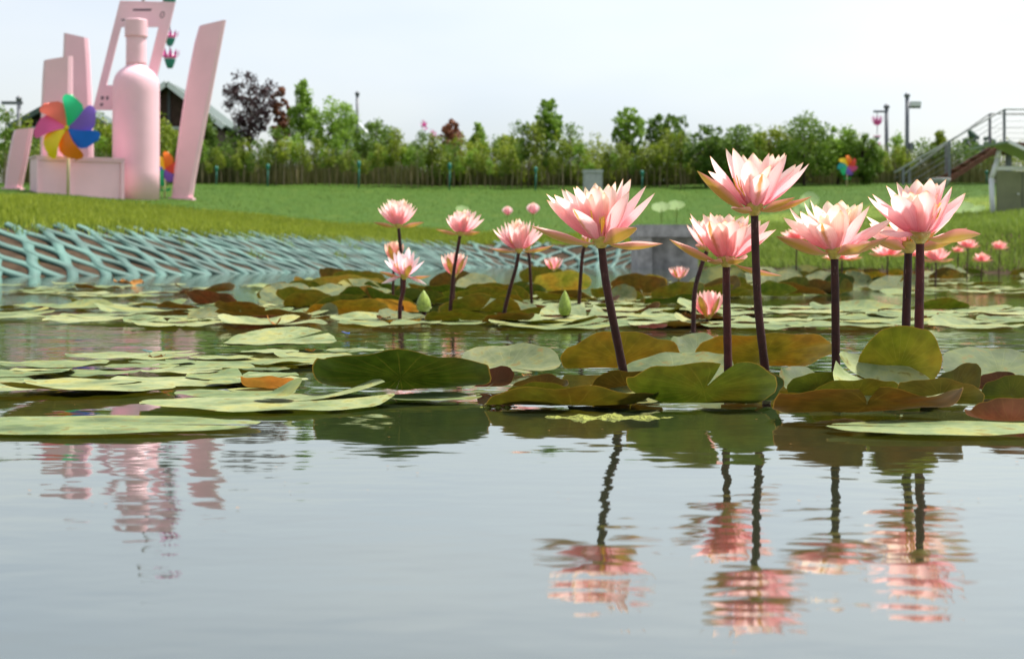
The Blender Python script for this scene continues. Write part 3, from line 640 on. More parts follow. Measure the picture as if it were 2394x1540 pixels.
pole(2072, 252, 435, d, .075, 'grey lamp post with a short left arm holding the lotus lanterns', [(-.46, -.07, .14, .035)])
def camx(e, h):
    mb = MB(); mb.box((.10, -.10, h-.34), (.46, .10, h-.18)); mb.build('camera_housing', M['white_paint'], e)
    mb = MB(); mb.box((.07, -.09, h-1.95), (.20, .09, h-1.6)); mb.build('junction_box', M['steel'], e)
pole(2120, 226, 430, 49, .075, 'taller grey post with a white camera on a right arm', [(.06, .46, .38, .03)], 'camera post', 'camera_post', camx)
pole(44, 234, 300, 46, .07, 'dark post with a crossarm at the far left behind the pink columns', [(-.55, .12, .10, .05)])
pole(835, 222, 300, 52, .06, 'dark bare pole rising from the trees before the small white hut', [], 'pole', 'bare_pole')
def lantern_string(px, rows, d, label, hang):
    p0 = at(px, rows[0][0], d); e = empty('lantern_string', (p0.x, d, p0.z))
    zt = CAM_H+(YH-hang)/FPX*d - p0.z; zb = CAM_H+(YH-rows[-1][1])/FPX*d - p0.z
    mb = MB(); mb.tube([(0,0,zt), (0,0,zb)], .012, 6); mb.build('cord', M['dark_metal'], e)
    for (y0, y1, ww, full) in rows:
        z1 = CAM_H+(YH-y0)/FPX*d-p0.z; z0 = CAM_H+(YH-y1)/FPX*d-p0.z; h = z1-z0; w = ww/FPX*d/2
        fl = None
        for k in range(10):
            a = 2*math.pi*k/10; zc = z0+h*(.45 if full else .2); mb = MB(); pts = []
            for t, rr, up in ((0, .15, 0), (.35, .62, .15), (.7, .95, .5), (1, 1.0, .95)):
                for s_ in (-1, 1):
                    q = a+s_*.30*math.sin(math.pi*min(.95, t+.12)); pts.append((w*rr*math.cos(q), w*rr*math.sin(q), zc+(z1-zc)*up))
            mb.add(pts, [(0,1,3,2),(2,3,5,4),(4,5,7,6)]); mb.build('lantern_petal', M['lotus_pink'] if k % 2 else M['lotus_pink'], e, True)
        mb = MB(); mb.lathe([(w*.2, z0+h*.35), (w*.55, z0+h*.5), (w*.7, z0+h*.68), (w*.3, z0+h*.75)], 12); mb.build('lantern_globe', M['lotus_white'], e, True)
        if full:
            mb = MB(); mb.lathe([(w*.28, z0), (w*.38, z0+h*.12), (w*.52, z0+h*.28), (w*.50, z0+h*.34), (w*.66, z0+h*.45)], 12); mb.build('lantern_cup', M['lotus_green'], e, True)
    return tag(e, label, 'lantern')
lantern_string(2050, [(270, 300, 26, 0), (316, 328, 18, 1), (332, 350, 18, 1)], 50, 'string of pink lotus lanterns hanging from the grey lamp post arm', 262)
# lamp post behind the placard whose curved arm carries another string
dl = ground_at(318, 464).y + 2.5
xl = (335-CX)/FPX*dl; g = gz(xl, dl); e = empty('lamp_post', (xl, dl, g)); h = CAM_H+(YH+60)/FPX*dl-g
mb = MB(); mb.tube([(0,0,-.2), (0,0,h)], [.055, .045], 10); mb.build('post', M['dark_metal'], e, True)
arc = [(0,0,h-.1)] + [(.02+.27*(1-math.cos(a)), 0, h-.1-.02+.27*math.sin(a)*.6) for a in np.linspace(.3, math.pi, 7)] + [(.56, 0, h-.55), (.50, 0, h-.72)]
mb = MB(); mb.tube(arc, .02, 6); mb.build('arm', M['steel'], e, True)
tag(e, 'dark lamp post rising behind the pink placard with a curved arm', 'lamp post')
lantern_string(397, [(-40, 22, 52, 1), (72, 108, 40, 1), (116, 160, 44, 1)], dl - .1, 'string of pink and green lotus lanterns beside the pink placard', -60)

# ------------------------------------------------------------------ pink sculpture group (plain stand-ins for the figures) with bottle, crate and placard
gb = ground_at(318, 464); DB = gb.y; px_m = FPX/DB
def pxw(n): return n/px_m
e = empty('pink_bottle', gb); hb = pxw(464-172)
mb = MB(); r = pxw(107)/2; mb.lathe([(r, -.15), (r, hb*.2), (r, hb*.5), (r, hb*.84), (r*.995, hb*.88), (r*.97, hb*.925), (r*.91, hb*.965), (r*.80, hb*1.0), (r*.66, hb*1.025), (r*.52, hb*1.042), (r*.44, hb*1.058), (r*.42, hb*1.08)], 48); mb.build('body', M['pink'], e, True)
rn = pxw(46)/2; z0 = hb*1.08; zc = pxw(464-88); zt = pxw(464-47)
mb = MB(); mb.lathe([(rn*1.03, z0-.05), (rn*1.01, z0+.02), (rn, (z0+zc)/2), (rn*.99, zc-.01), (rn*.98, zc)], 32); mb.build('neck', M['pink'], e, True)
mb = MB(); mb.lathe([(rn*1.0, zc+.001), (rn*1.10, zc+.002), (rn*1.13, zc+.008), (rn*1.13, zc+.02), (rn*1.13, zt-.04), (rn*1.13, zt-.02), (rn*1.11, zt-.008), (rn*1.06, zt), (rn*.5, zt+.001)], 32); mb.build('cap', M['pink'], e, True)
tag(e, 'giant smooth pink bottle standing on the lawn before the pink placard', 'bottle')
def column(px, ybase, ytop, prof, lean, label, dd=0.0):
    """plain swept column: prof = (height share, radius px)"""
    g_ = ground_at(px, ybase); D0 = g_.y+dd; k = D0/FPX; e_ = empty('pink_sculpture', (g_.x*D0/g_.y, D0, gz(g_.x*D0/g_.y, D0)))
    H_ = CAM_H+(YH-ytop)/FPX*D0 - e_.location.z; pts, rad = [], []
    for i in range(25):
        t = i/24; tt = 1-(1-t)**1.6 if t > .5 else t; tt = t
        rr = np.interp(t, [p[0] for p in prof], [p[1] for p in prof])*k; ln = np.interp(t, [p[0] for p in lean], [p[1] for p in lean])*k
        pts.append((ln, 0, H_*tt-.1*(1-t))); rad.append(max(rr, .004))
    m_ = MB(); m_.tube(pts, rad, 28); o = m_.build('body', M['pink'], e_, True)
    m_ = MB(); m_.lathe([(prof[0][1]*k*1.25, -.08), (prof[0][1]*k*1.25, .03), (prof[0][1]*k*1.05, .045)], 24); m_.build('foot', M['pink'], e_, True)
    return tag(e_, label, 'sculpture')
def slab_sculpture(px, ybase, ytop, w0, w1, lean, label, dd=0.0, cut=.035, th=.26):
    """plain tapered slab with a slanted flat top, standing for a figure that is left out"""
    g_ = ground_at(px, ybase); D0 = g_.y+dd; k = D0/FPX; x_ = (px-CX)*k; e_ = empty('pink_sculpture', (x_, D0, gz(x_, D0)))
    H_ = CAM_H+(YH-ytop)*k - e_.location.z; n_ = 9; V, F = [], []
    for i in range(n_):
        t = i/(n_-1); hw = (w0+(w1-w0)*t)*k/2*(1+.12*math.sin(math.pi*t)); cx_ = lean*k*t**1.2; c = min(.07, hw*.45); y0 = th/2*(1-.25*t)
        for (sx, sy) in ((-1+c/hw, -1), (1-c/hw, -1), (1, -1+c/y0), (1, 1-c/y0), (1-c/hw, 1), (-1+c/hw, 1), (-1, 1-c/y0), (-1, -1+c/y0)):
            z = H_*t - .1*(1-t) - (H_*cut*(1+sx*(1 if lean < 0 else -1))*.5 if i == n_-1 else 0)
            V.append((cx_+sx*hw, sy*y0, z))
    for i in range(n_-1):
        for j in range(8): F.append((i*8+j, i*8+(j+1) % 8, (i+1)*8+(j+1) % 8, (i+1)*8+j))
    F.append(tuple((n_-1)*8+j for j in range(8))); F.append(tuple(range(8))[::-1])
    obj('body', mesh_arr('body', V, F, M['pink'], False), e_)
    m_ = MB(); m_.box((-w0*k*.62, -th*.62, -.1), (w0*k*.62, th*.62, .035)); m_.build('foot', M['pink'], e_)
    return tag(e_, label, 'sculpture')
slab_sculpture(425, 466, 48, 46, 62, 72, 'tall plain pink slab leaning right at the right end of the sculpture group')
slab_sculpture(182, 452, 78, 70, 56, -4, 'taller plain pink slab behind the large pinwheel', .9)
slab_sculpture(128, 452, 132, 60, 66, 8, 'shorter plain pink slab behind the large pinwheel', .5)
slab_sculpture(30, 443, 300, 36, 44, 26, 'low pink slanted block at the left edge of the lawn')
# placard: leaning pink frame with an opening and faint print
gp = ground_at(300, 462); DPp = gp.y+.45; k = DPp/FPX
e = empty('photo_frame', ((320-CX)*k, DPp, gz((320-CX)*k, DPp))); zb = e.location.z
def pl(px, py): return ((px-320)*k, CAM_H+(YH-py)*k - zb)
# corners in px (outer and inner, clockwise from top left)
OC = [(281, 3), (410, 6), (348, 258), (217, 258)]; IC = [(271, 62), (372, 62), (336, 178), (243, 178)]
rows = []
def prism(name, quad, y0, y1, mat, par):
    q = [pl(*p) for p in quad]; m_ = MB(); n_ = len(q)
    m_.add([(a, y0, b) for a, b in q] + [(a, y1, b) for a, b in q], [tuple(range(n_))[::-1], tuple(range(n_, 2*n_))] + [(i, (i+1) % n_, n_+(i+1) % n_, n_+i) for i in range(n_)])
    return m_.build(name, mat, par)
IC = [(283, 64), (371, 64), (338, 200), (249, 200)]
prism('top_panel', [OC[0], OC[1], (396, 64), (265.5, 64)], -.03, .03, M['pink_pale'], e)
prism('side_panel', [IC[1], (396, 64), (362, 200), IC[2]], -.031, .029, M['pink_pale'], e)
prism('side_panel', [(265.5, 64), IC[0], IC[3], (231.5, 200)], -.031, .029, M['pink_pale'], e)
prism('bottom_panel', [(231.5, 200), (362, 200), OC[2], OC[3]], -.03, .03, M['pink_pale'], e)
for (a, b, c_, d_) in ((312, 22, 355, 27), (285, 46, 306, 50), (237, 226, 244, 234), (249, 226, 255, 234), (235, 242, 242, 249)):
    prism('print_mark', [(a, b), (c_, b), (c_-1, d_), (a-1, d_)], -.034, -.030, M['ink'], e)
mb = MB(); c0 = pl(380, 36); ring = []
for i in range(17):
    a = 2*math.pi*i/16; ring.append((c0[0]+.045*math.cos(a)+.015*math.sin(a), -.034, c0[1]+.07*math.sin(a)))
mb.tube(ring, .010, 6, False); mb.build('oval_mark', M['ink'], e)
mb = MB(); mb.tube([(-.05, .05, -.1), (-.02, .05, pl(320, 190)[1])], .03, 8); mb.build('prop', M['pink'], e, True)
tag(e, 'tilted pale pink placard frame with faint grey print behind the bottle', 'placard')
# crate
gc = ground_at(165, 459); k = gc.y/FPX; W = 200*k; Hc = 92*k; Dc = .8
e = empty('pink_crate', ((82-CX)*k, gc.y+.15, gc.z-.05), math.radians(30))
mb = MB(); mb.box((0, 0, -.1), (W, Dc, Hc+.05)); mb.build('box', M['pink'], e)
def slab(x0, x1, z0, z1, nm='frame_rail'): 
    m_ = MB(); m_.box((x0, -.035, z0), (x1, -.003, z1)); m_.build(nm, M['pink'], e)
slab(-.02, W+.03, Hc-.005, Hc+.055); slab(-.02, .04, -.1, Hc-.008, 'frame_stile'); slab(W*.36, W*.36+.07, -.1, Hc-.008, 'frame_stile'); slab(W-.05, W+.03, -.1, Hc-.008, 'frame_stile')
mb = MB(); mb.box((-.04, -.05, Hc+.058), (W+.05, Dc+.02, Hc+.09)); mb.build('lid', M['pink'], e)
tag(e, 'low pink crate with raised frame panels left of the giant bottle', 'crate')

def pinwheel(px, py, rpx, d, base_z, colors, label, rot=0.0, leaf=True, yaw=0.0):
    c = at(px, py, d); e_ = empty('pinwheel', (c.x, c.y, base_z), yaw); z = c.z-base_z; R = rpx/FPX*d
    m_ = MB(); m_.tube([(0, .03, -.15), (0, .03, z)], R*.045, 8); m_.build('stick', M['stick'], e_, True)
    n_ = len(colors)
    for i, cn in enumerate(colors):
        a = rot+2*math.pi*i/n_; m_ = MB(); vv, ff = [], []
        # vane outline: narrow at the hub, swelling with two lobes at the end, dished towards the wind
        prof = [(.04, .03, .04), (.25, .12, .18), (.45, .20, .30), (.65, .28, .33), (.80, .32, .26), (.90, .31, .12), (.96, .26, .0), (1.0, .19, -.09)]
        for (t, l, r_) in prof:
            for j, s_ in enumerate((l, l*.45, 0, -r_*.5, -r_)):
                u = t*R; w = s_*R; y_ = -.05*R - .16*R*math.sin(math.pi*t)*(.5+s_*1.6)
                aa = a+.35*t; vv.append((u*math.cos(aa)-w*math.sin(aa), y_, z+u*math.sin(aa)+w*math.cos(aa)))
        for p in range(len(prof)-1):
            for j in range(4): q = p*5+j; ff.append((q, q+1, q+6, q+5))
        m_.add(vv, ff); m_.build('vane', M['vane_'+cn], e_, True)
    m_ = MB(); m_.tube([(0, -.12*R, z), (0, .03, z)], R*.07, 10); m_.build('hub', M['vane_yellow'], e_, True)
    if leaf:
        for s_ in (-1, 1):
            m_ = MB(); m_.add([(0,0,z-R*1.3), (s_*R*.2, -.03, z-R*1.15), (s_*R*.42, -.02, z-R*1.12), (s_*R*.25, .02, z-R*1.3)], [(0,1,2,3)]); m_.build('leaf_vane', M['vane_green'], e_)
    return tag(e_, label, 'pinwheel')
pinwheel(158, 300, 78, gc.y+.15, gc.z, ['purple', 'green', 'coral', 'magenta', 'yellow', 'orange', 'blue'], 'large rainbow pinwheel on the pink crate', math.radians(8), False)
gp2 = ground_at(383, 466); pinwheel(384, 395, 40, gp2.y+.8, gz((384-CX)/FPX*(gp2.y+.8), gp2.y+.8), ['orange', 'yellow', 'blue', 'green', 'purple', 'red'], 'rainbow pinwheel in the grass between bottle and leaning column', math.radians(55))
gp3 = ground_at(1978, 437); pinwheel(1980, 388, 24, gp3.y, gp3.z, ['red', 'orange', 'yellow', 'teal', 'green', 'purple', 'magenta'], 'small rainbow pinwheel on the far lawn before the hedge', .2)
gp4 = ground_at(1706, 430); pinwheel(1704, 402, 17, gp4.y, gp4.z, ['blue', 'purple', 'red', 'magenta', 'blue', 'red'], 'small blue and red pinwheel glimpsed between petals of the tallest lily', .5)

# ------------------------------------------------------------------ cabinet, notice board, steps, stone block
dk = 44.0; k = dk/FPX; gk = Vector(((1386-CX)*k, dk, gz((1386-CX)*k, dk))); w = 44*k; h = CAM_H+(YH-397)*k-gk.z
e = empty('utility_cabinet', gk); mb = MB(); mb.box((-w/2, 0, -.1), (w/2, w*.7, h*.86)); mb.build('body', M['concrete'], e)
mb = MB(); mb.box((-w*.54, -.03, h*.862), (w*.54, w*.73, h)); mb.build('lid', M['concrete'], e); mb = MB(); mb.box((-w*.4, -.012, .05), (w*.4, -.003, h*.78)); mb.build('door', M['concrete'], e)
tag(e, 'grey utility cabinet at the foot of the hedge', 'cabinet')
gk = ground_at(2195, 438); k = gk.y/FPX; e = empty('pale_planter', gk); mb = MB(); mb.lathe([(.18, -.05), (.30, .18), (.33, .24), (.28, .25)], 14); mb.build('pot', M['concrete'], e, True)
mb = MB(); mb.lathe([(.27, .20), (.2, .27), (.02, .29)], 10); mb.build('soil', M['soil'], e, True)
tag(e, 'pale round planter on the far lawn behind the right lily', 'planter')
# notice board, its right half beyond the frame
gs = ground_at(2321, 511); ds = gs.y; k = ds/FPX
e = empty('notice_board', gs)
def nb(px, py): return ((px-2321)*k, CAM_H+(YH-py)*k-gs.z)
L_ = [(2321, 514), (2317, 417), (2333, 371), (2335, 352)]; mid = 2445
for mir in (0, 1):
    pts = [nb(2*mid-p[0] if mir else p[0], p[1]) for p in L_]
    mb = MB()
    for (a, b) in zip(pts[:-1], pts[1:]):
        mb.tube([(a[0], 0, a[1]), (b[0], 0, b[1])], .042, 10)
    mb.tube([(pts[0][0], 0, -.15), (pts[0][0], 0, pts[0][1]+.02)], .042, 10)
    mb.build('post', M['white_paint'], e, True)
a = nb(2328, 394); b = nb(2*mid-2328, 394); mb = MB(); mb.box((a[0], -.025, a[1]-.03), (b[0], .025, a[1]+.03)); mb.build('crossbar', M['white_paint'], e)
a = nb(2331, 401); b = nb(2*mid-2331, 498); mb = MB(); mb.box((a[0], -.015, b[1]), (b[0], .06, a[1])); cab = mb.build('panel', M['olive_board'], e)
xd = nb(2388, 400)[0]; mb = MB(); mb.box((xd, -.022, b[1]+.02), (xd+.008, -.016, a[1]-.02)); mb.build('door_seam', M['dark_metal'], e)
hx = nb(2378, 454); mb = MB(); mb.tube([(hx[0], -.016, hx[1]), (hx[0], -.045, hx[1])], .014, 10); mb.build('handle', M['white_paint'], e)
pA, pB = nb(2282, 343), nb(2337, 334); pC = nb(mid, 385)
def roof_sheet(x0, z0, x1, z1, nm, mat, t=.03, ya=-.35, yb=.35):
    m_ = MB(); m_.add([(x0, ya, z0), (x1, ya, z1), (x1, yb, z1), (x0, yb, z0), (x0, ya, z0-t), (x1, ya, z1-t), (x1, yb, z1-t), (x0, yb, z0-t)], [(0,1,2,3),(7,6,5,4),(0,4,5,1),(1,5,6,2),(2,6,7,3),(3,7,4,0)]); m_.build(nm, mat, e)
roof_sheet(pA[0], pA[1], pB[0], pB[1], 'roof', M['green_roof']); roof_sheet(pB[0]+.003, pB[1], pC[0], pC[1], 'roof', M['green_roof'])
roof_sheet(pB[0], pB[1]+.015, pC[0], pC[1]+.015, 'roof_edge', M['white_paint'], .055, -.39, -.353)
tag(e, 'white framed notice board with olive panel and slanted green roof at the right edge', 'notice board')
# outdoor steps with cable railing
de = 43.0; k = de/FPX; x0 = (2122-CX)*k; g = gz(x0, de); e = empty('outdoor_stair', (x0, de, g))
def sp_(px, py): return ((px-2122)*k, CAM_H+(YH-py)*k-g)
rail_off = 1.0
for yy, nm in ((0.0, 'near'), (1.3, 'far')):
    a = sp_(2090, 404); b = sp_(2347, 256); c_ = sp_(2560, 256)
    if yy: a = (a[0]+.6, a[1]); 
    mb = MB(); mb.tube([(a[0], yy, a[1]), (b[0], yy, b[1]), (c_[0], yy, c_[1])], .028, 8); mb.build('handrail', M['concrete'], e, True)
    for q in ((.18, .36, .54, .72, .88) if not yy else (.45,)):
        mb = MB(); mb.tube([(a[0], yy, a[1]-q), (b[0], yy, b[1]-q), (c_[0], yy, c_[1]-q)], .006, 6); mb.build('cable', M['steel'], e)
    for t in (0.08, .5, 1.0, 1.45):
        if t <= 1: p = (a[0]+(b[0]-a[0])*t, a[1]+(b[1]-a[1])*t)
        else: p = (b[0]+(c_[0]-b[0])*(t-1), b[1])
        mb = MB(); mb.box((p[0]-.035, yy-.03, p[1]-1.08), (p[0]+.035, yy+.03, p[1]-.02)); mb.build('post', M['steel'], e)
a = sp_(2122, 385); b = sp_(2347, 256)
for yy in (.05, 1.25):
    mb = MB(); pa = (a[0], a[1]-1.35); pb = (b[0], b[1]-1.0)
    mb.add([(pa[0], yy-.03, pa[1]), (pb[0], yy-.03, pb[1]-.16), (pb[0], yy-.03, pb[1]), (pa[0], yy-.03, pa[1]+.18), (pa[0], yy+.03, pa[1]), (pb[0], yy+.03, pb[1]-.16), (pb[0], yy+.03, pb[1]), (pa[0], yy+.03, pa[1]+.18)], [(0,1,2,3),(7,6,5,4),(0,4,5,1),(1,5,6,2),(2,6,7,3),(3,7,4,0)]); mb.build('stringer', M['rust'], e)
nst = 9
for i in range(nst):
    t = (i+.5)/nst; xx = a[0]+(b[0]-a[0])*t; zz = (a[1]-1.15)+(b[1]-1.1-(a[1]-1.15))*t
    mb = MB(); mb.box((xx-.15, .083, zz-.02), (xx+.17, 1.217, zz+.02)); mb.build('tread', M['rust'], e)
mb = MB(); mb.box((b[0]+.1, .0, b[1]-1.3), (sp_(2560, 256)[0], 1.3, b[1]-1.0)); mb.build('landing', M['rust'], e)
for xx in (b[0]+.35, sp_(2520, 256)[0]):
    mb = MB(); mb.box((xx-.07, .55, -.2), (xx+.07, .7, b[1]-1.302)); mb.build('pier', M['steel'], e)
tag(e, 'brown outdoor stair with cable railing rising to the right beyond the lawn', 'stair')
# stone culvert block at the water's edge
db = 23.0; k = db/FPX; e = empty('stone_culvert', ((1490-CX)*k, db, 0)); wk = 150*k; ht = CAM_H+(YH-525)*k
mb = MB(); mb.box((0, 0, ht-.20), (wk, 1.6, ht)); mb.build('slab', M['stone'], e)
mb = MB(); mb.box((.02, .06, -.4), (.24, 1.5, ht-.203)); mb.build('pier', M['stone'], e)
mb = MB(); mb.box((.243, .30, -.4), (wk-.02, 1.45, ht-.204)); mb.build('back_wall', M['stone'], e)
tag(e, 'weathered grey stone culvert slab at the water end of the net', 'culvert')

# ------------------------------------------------------------------ water lilies
PROF = ([0, .08, .2, .38, .55, .7, .82, .91, .97, 1.0], [.30, .40, .58, .84, .97, .95, .80, .57, .32, .05])
def petal_mesh(name, B, T, A, w, mat, bulge=.16, cup=.38, seed=0, tipcurl=0.0, roll=0.0, nu=11, nv=7):
    """one petal: midrib from B to T bowed outwards/downwards, blade dished towards the flower's axis A"""
    rng = random.Random(seed); D_ = T-B; L = D_.length; t_ = D_.normalized()
    o = D_ - A*D_.dot(A)
    if o.length < L*.08: o = o + Vector((rng.uniform(-1, 1), rng.uniform(-1, 1), 0))*L*.1
    o.normalize()
    bd = (o*A.dot(t_) - A*o.dot(t_))            # outward, square to the petal in the plane of the axis
    if bd.length < 1e-4: bd = -A
    bd.normalize()
    if bd.dot(A) > .3: bd = -bd
    side = t_.cross(bd).normalized()
    C1 = B + D_*.38 + bd*bulge*L*1.35; V, UV = [], []
    tw = rng.uniform(-.25, .25)+roll
    for i in range(nu):
        t = i/(nu-1); p = B*(1-t)**2 + C1*2*t*(1-t) + T*t*t
        tg = ((C1-B)*2*(1-t) + (T-C1)*2*t).normalized(); b_ = (bd - tg*bd.dot(tg)).normalized(); s_ = tg.cross(b_).normalized()
        ang = tw*t; s2 = s_*math.cos(ang)+b_*math.sin(ang); b2 = b_*math.cos(ang)-s_*math.sin(ang)
        ww = np.interp(t, PROF[0], PROF[1])*w/2
        for j in range(nv):
            q = 2*j/(nv-1)-1; crease = .02*w*(1-abs(q))**2*math.sin(math.pi*t)
            e_ = 1+.04*math.sin(t*17+seed)*abs(q)
            V.append(p + s2*ww*q*e_ - b2*(cup*ww*q*q*2*(.55+.45*math.sin(math.pi*min(1, t*1.1)))) + b2*crease*.5 - b2*tipcurl*L*max(0, t-.75)**2*6); UV.append((j/(nv-1), t))
    F = [(i*nv+j, i*nv+j+1, (i+1)*nv+j+1, (i+1)*nv+j) for i in range(nu-1) for j in range(nv-1)]
    # inside (towards the axis) is the front face
    n0 = (V[nv*4+nv//2+1]-V[nv*4+nv//2]).cross(V[nv*5+nv//2]-V[nv*4+nv//2])
    if n0.dot(bd) > 0: F = [f[::-1] for f in F]
    return V, F, UV
PINK = dict(outer=(1.0, 1.0, 1.0, 1), mid=(1.0, 1.04, 1.02, 1), inner=(1.0, 1.15, 1.03, 1))
def flower(base, d, tips, sepals, stem, label, name='water_lily', group=None, L=.088, w=.030, stem_r=.0050, tint=(1, 1, 1), ax=(0, 0, 1), stam=True, seed=0, stemtint=(1, 1, 1), bulge=.10, rootpy=None):
    B = at(*base, d); sp_pts = [at(px, py, d+dd) for (px, py, dd) in stem]
    foot = sp_pts[-1].copy(); root = empty(name, (foot.x, foot.y, 0)); O = Vector((foot.x, foot.y, 0)); A = Vector(ax).normalized()
    k = d/FPX; rr = stem_r
    # stem
    pts = [B + Vector((0, 0, .004))] + sp_pts + [Vector((foot.x, foot.y, -.10))]
    # smooth by Catmull-Rom
    P = []
    for i in range(len(pts)-1):
        p0, p1, p2, p3 = pts[max(i-1, 0)], pts[i], pts[i+1], pts[min(i+2, len(pts)-1)]
        for q in range(6):
            t = q/6; P.append(.5*((2*p1)+(p2-p0)*t+(2*p0-5*p1+4*p2-p3)*t*t+(3*p1-p0-3*p2+p3)*t**3))
    P.append(pts[-1]); n_ = len(P)
    mb = MB(); mb.tube([p-O for p in P], [rr*(.92+.18*i/n_+.03*math.sin(i*1.7)) for i in range(n_)], 12); s_o = mb.build('stem', M['stem'], root, True); s_o.color = (*stemtint, 1)
    mb = MB(); c = B-O; mb.lathe([(rr*.95, -.004), (rr*1.5, .0), (rr*2.1, .004), (rr*2.3, .009), (rr*1.6, .014)], 16, c); mb.build('receptacle', M['receptacle'], root, True)
    rng = random.Random(seed*31+5); n_t = len(tips)
    for i, tp in enumerate(tips):
        px, py, side = tp[:3]; lay = tp[3] if len(tp) > 3 else 'outer'; wk = tp[4] if len(tp) > 4 else 1.0; pm = M['petal']
        if lay == 'streak': lay = 'outer'; pm = M['streak']
        Lp = L*(1.0 if lay == 'outer' else .96 if lay == 'mid' else .86)*rng.uniform(.97, 1.04)
        T0 = at(px, py, d); dv = T0-B; ext = math.hypot(dv.x, dv.z); dep = math.sqrt(max(0, Lp*Lp-ext*ext)) if ext < Lp else 0
        dep = min(dep, L*.8)*abs(side)*(.62 if side > 0 else -.8)
        T = at(px, py, d-dep); az = Vector((T.x-B.x, T.y-B.y, 0))
        Bp = B + Vector((0, 0, .006 if lay == 'outer' else .009)) + (az.normalized()*rr*(1.6 if lay == 'outer' else 1.1) if az.length > 1e-4 else Vector())
        V, F, UV = petal_mesh('petal', Bp-O, T-O, A, w*.86*wk*rng.uniform(.9, 1.1)*(1 if lay == 'outer' else .9 if lay == 'mid' else .72), None, bulge*rng.uniform(.8, 1.15)*(1 if lay != 'inner' else .7), rng.uniform(.28, .46), seed*100+i, tipcurl=rng.uniform(-.05, .09))
        o = obj('petal', mesh_arr('petal', V, F, pm, True, UV), root)
        c0 = PINK[lay]; v_ = rng.uniform(.95, 1.03); o.color = (c0[0]*tint[0]*v_, c0[1]*tint[1]*v_, c0[2]*tint[2]*v_, 1)
    for i, tp in enumerate(sepals):
        px, py, side = tp[:3]; wk = tp[3] if len(tp) > 3 else 1.0; Lp = L*(tp[4] if len(tp) > 4 else 1.02)
        T0 = at(px, py, d); dv = T0-B; ext = math.hypot(dv.x, dv.z); dep = math.sqrt(max(0, Lp*Lp-ext*ext)) if ext < Lp else 0
        dep = min(dep, L*.85)*abs(side)*(1 if side > 0 else -1); T = at(px, py, d-dep); az = Vector((T.x-B.x, T.y-B.y, 0))
        Bp = B + Vector((0, 0, .001)) + az.normalized()*rr*1.5
        V, F, UV = petal_mesh('sepal', Bp-O, T-O, A, w*.88*wk, None, .15, .42, seed*77+i, roll=0)
        obj('sepal', mesh_arr('sepal', V, F, M['sepal'], True, UV), root)
    if stam:
        mb = MB(); c = B-O+Vector((0, 0, .012))
        for i in range(46):
            a = rng.uniform(0, 6.283); r0 = rng.uniform(.002, .010); ln = L*rng.uniform(.28, .42); tl = r0/.010*.6
            e_ = c+Vector((math.cos(a)*(r0+ln*math.sin(tl)), math.sin(a)*(r0+ln*math.sin(tl)), ln*math.cos(tl))); b_ = c+Vector((math.cos(a)*r0, math.sin(a)*r0, 0)); m_ = b_.lerp(e_, .6)+Vector((math.cos(a), math.sin(a), 0))*.003
            mb.tube([b_, m_, e_], [.0009, .0010, .0007], 4)
        mb.build('stamens', M['stamen'], root, True)
    tag(root, label, 'water lily', group); return root
def fill(base, d, n, seed, top, half, cen=None):
    """inner petals that close the bowl behind the drawn ones"""
    rng = random.Random(seed); out = []; cx = cen or base[0]
    for i in range(n):
        a = 2*math.pi*(i+rng.uniform(-.3, .3))/n; out.append((cx+half*math.cos(a), top+rng.uniform(0, 10), math.sin(a), 'inner'))
    return out
D1 = 1.70
# F1
t = [(1275,470,.1,'outer'),(1276,454,-.5,'outer'),(1295,456,.55,'outer',1.15),(1310,444,-.8,'mid'),(1322,443,-.4,'mid'),(1339,438,.35,'mid',1.1),(1364,438,-.9,'inner'),(1389,429,-.9,'mid'),(1388,437,.85,'outer',1.1),(1401,436,-.6,'inner'),(1423,431,-.8,'mid'),(1437,425,-.5,'mid'),(1458,418,-.2,'mid',1.1),(1474,419,-.7,'outer'),(1471,448,.75,'outer',1.2),(1510,435,-.3,'outer'),(1532,452,.25,'outer',1.05),(1346,436,.9,'mid'),(1430,436,.8,'mid'),(1340,487,.95,'streak',.95)]
flower((1405,573), D1, t+fill((1405,573), D1, 9, 1, 446, 42), [(1240,528,.35,.95,.92),(1486,532,.85,1.15,.80),(1549,570,-.2,.85,.8)], [(1413,640,0),(1428,725,0),(1449,830,.01),(1462,912,.02)], 'pink water lily with bronze sepals on a left-leaning stem, leftmost of the front row', seed=1, L=.089, w=.031)
# F2 tallest
t = [(1655,367,-.4,'outer'),(1656,400,.1,'outer'),(1696,348,-.5,'outer'),(1714,347,.3,'outer',1.05),(1735,363,-.8,'mid'),(1760,358,-.5,'mid'),(1775,373,-.9,'inner'),(1796,358,.25,'mid',1.15),(1807,361,-.6,'mid'),(1824,363,-.5,'mid'),(1835,358,-.4,'mid'),(1841,363,.5,'outer',1.25),(1862,386,-.5,'outer'),(1880,382,-.2,'outer'),(1893,384,.3,'outer',1.2),(1750,372,.85,'mid'),(1781,407,.95,'streak',.95)]
flower((1763,497), D1-.01, t+fill((1763,497), D1, 6, 2, 385, 30, 1780), [(1629,400,.3,1.0,.98),(1858,462,.6,.8,.75),(1897,460,.3,.8,.85),(1711,487,.9,.8,.5)], [(1766,600,0),(1772,720,0),(1784,830,0),(1792,915,.01)], 'tallest pink water lily with narrow spread petals rising above all the others', seed=2, L=.094, w=.028)
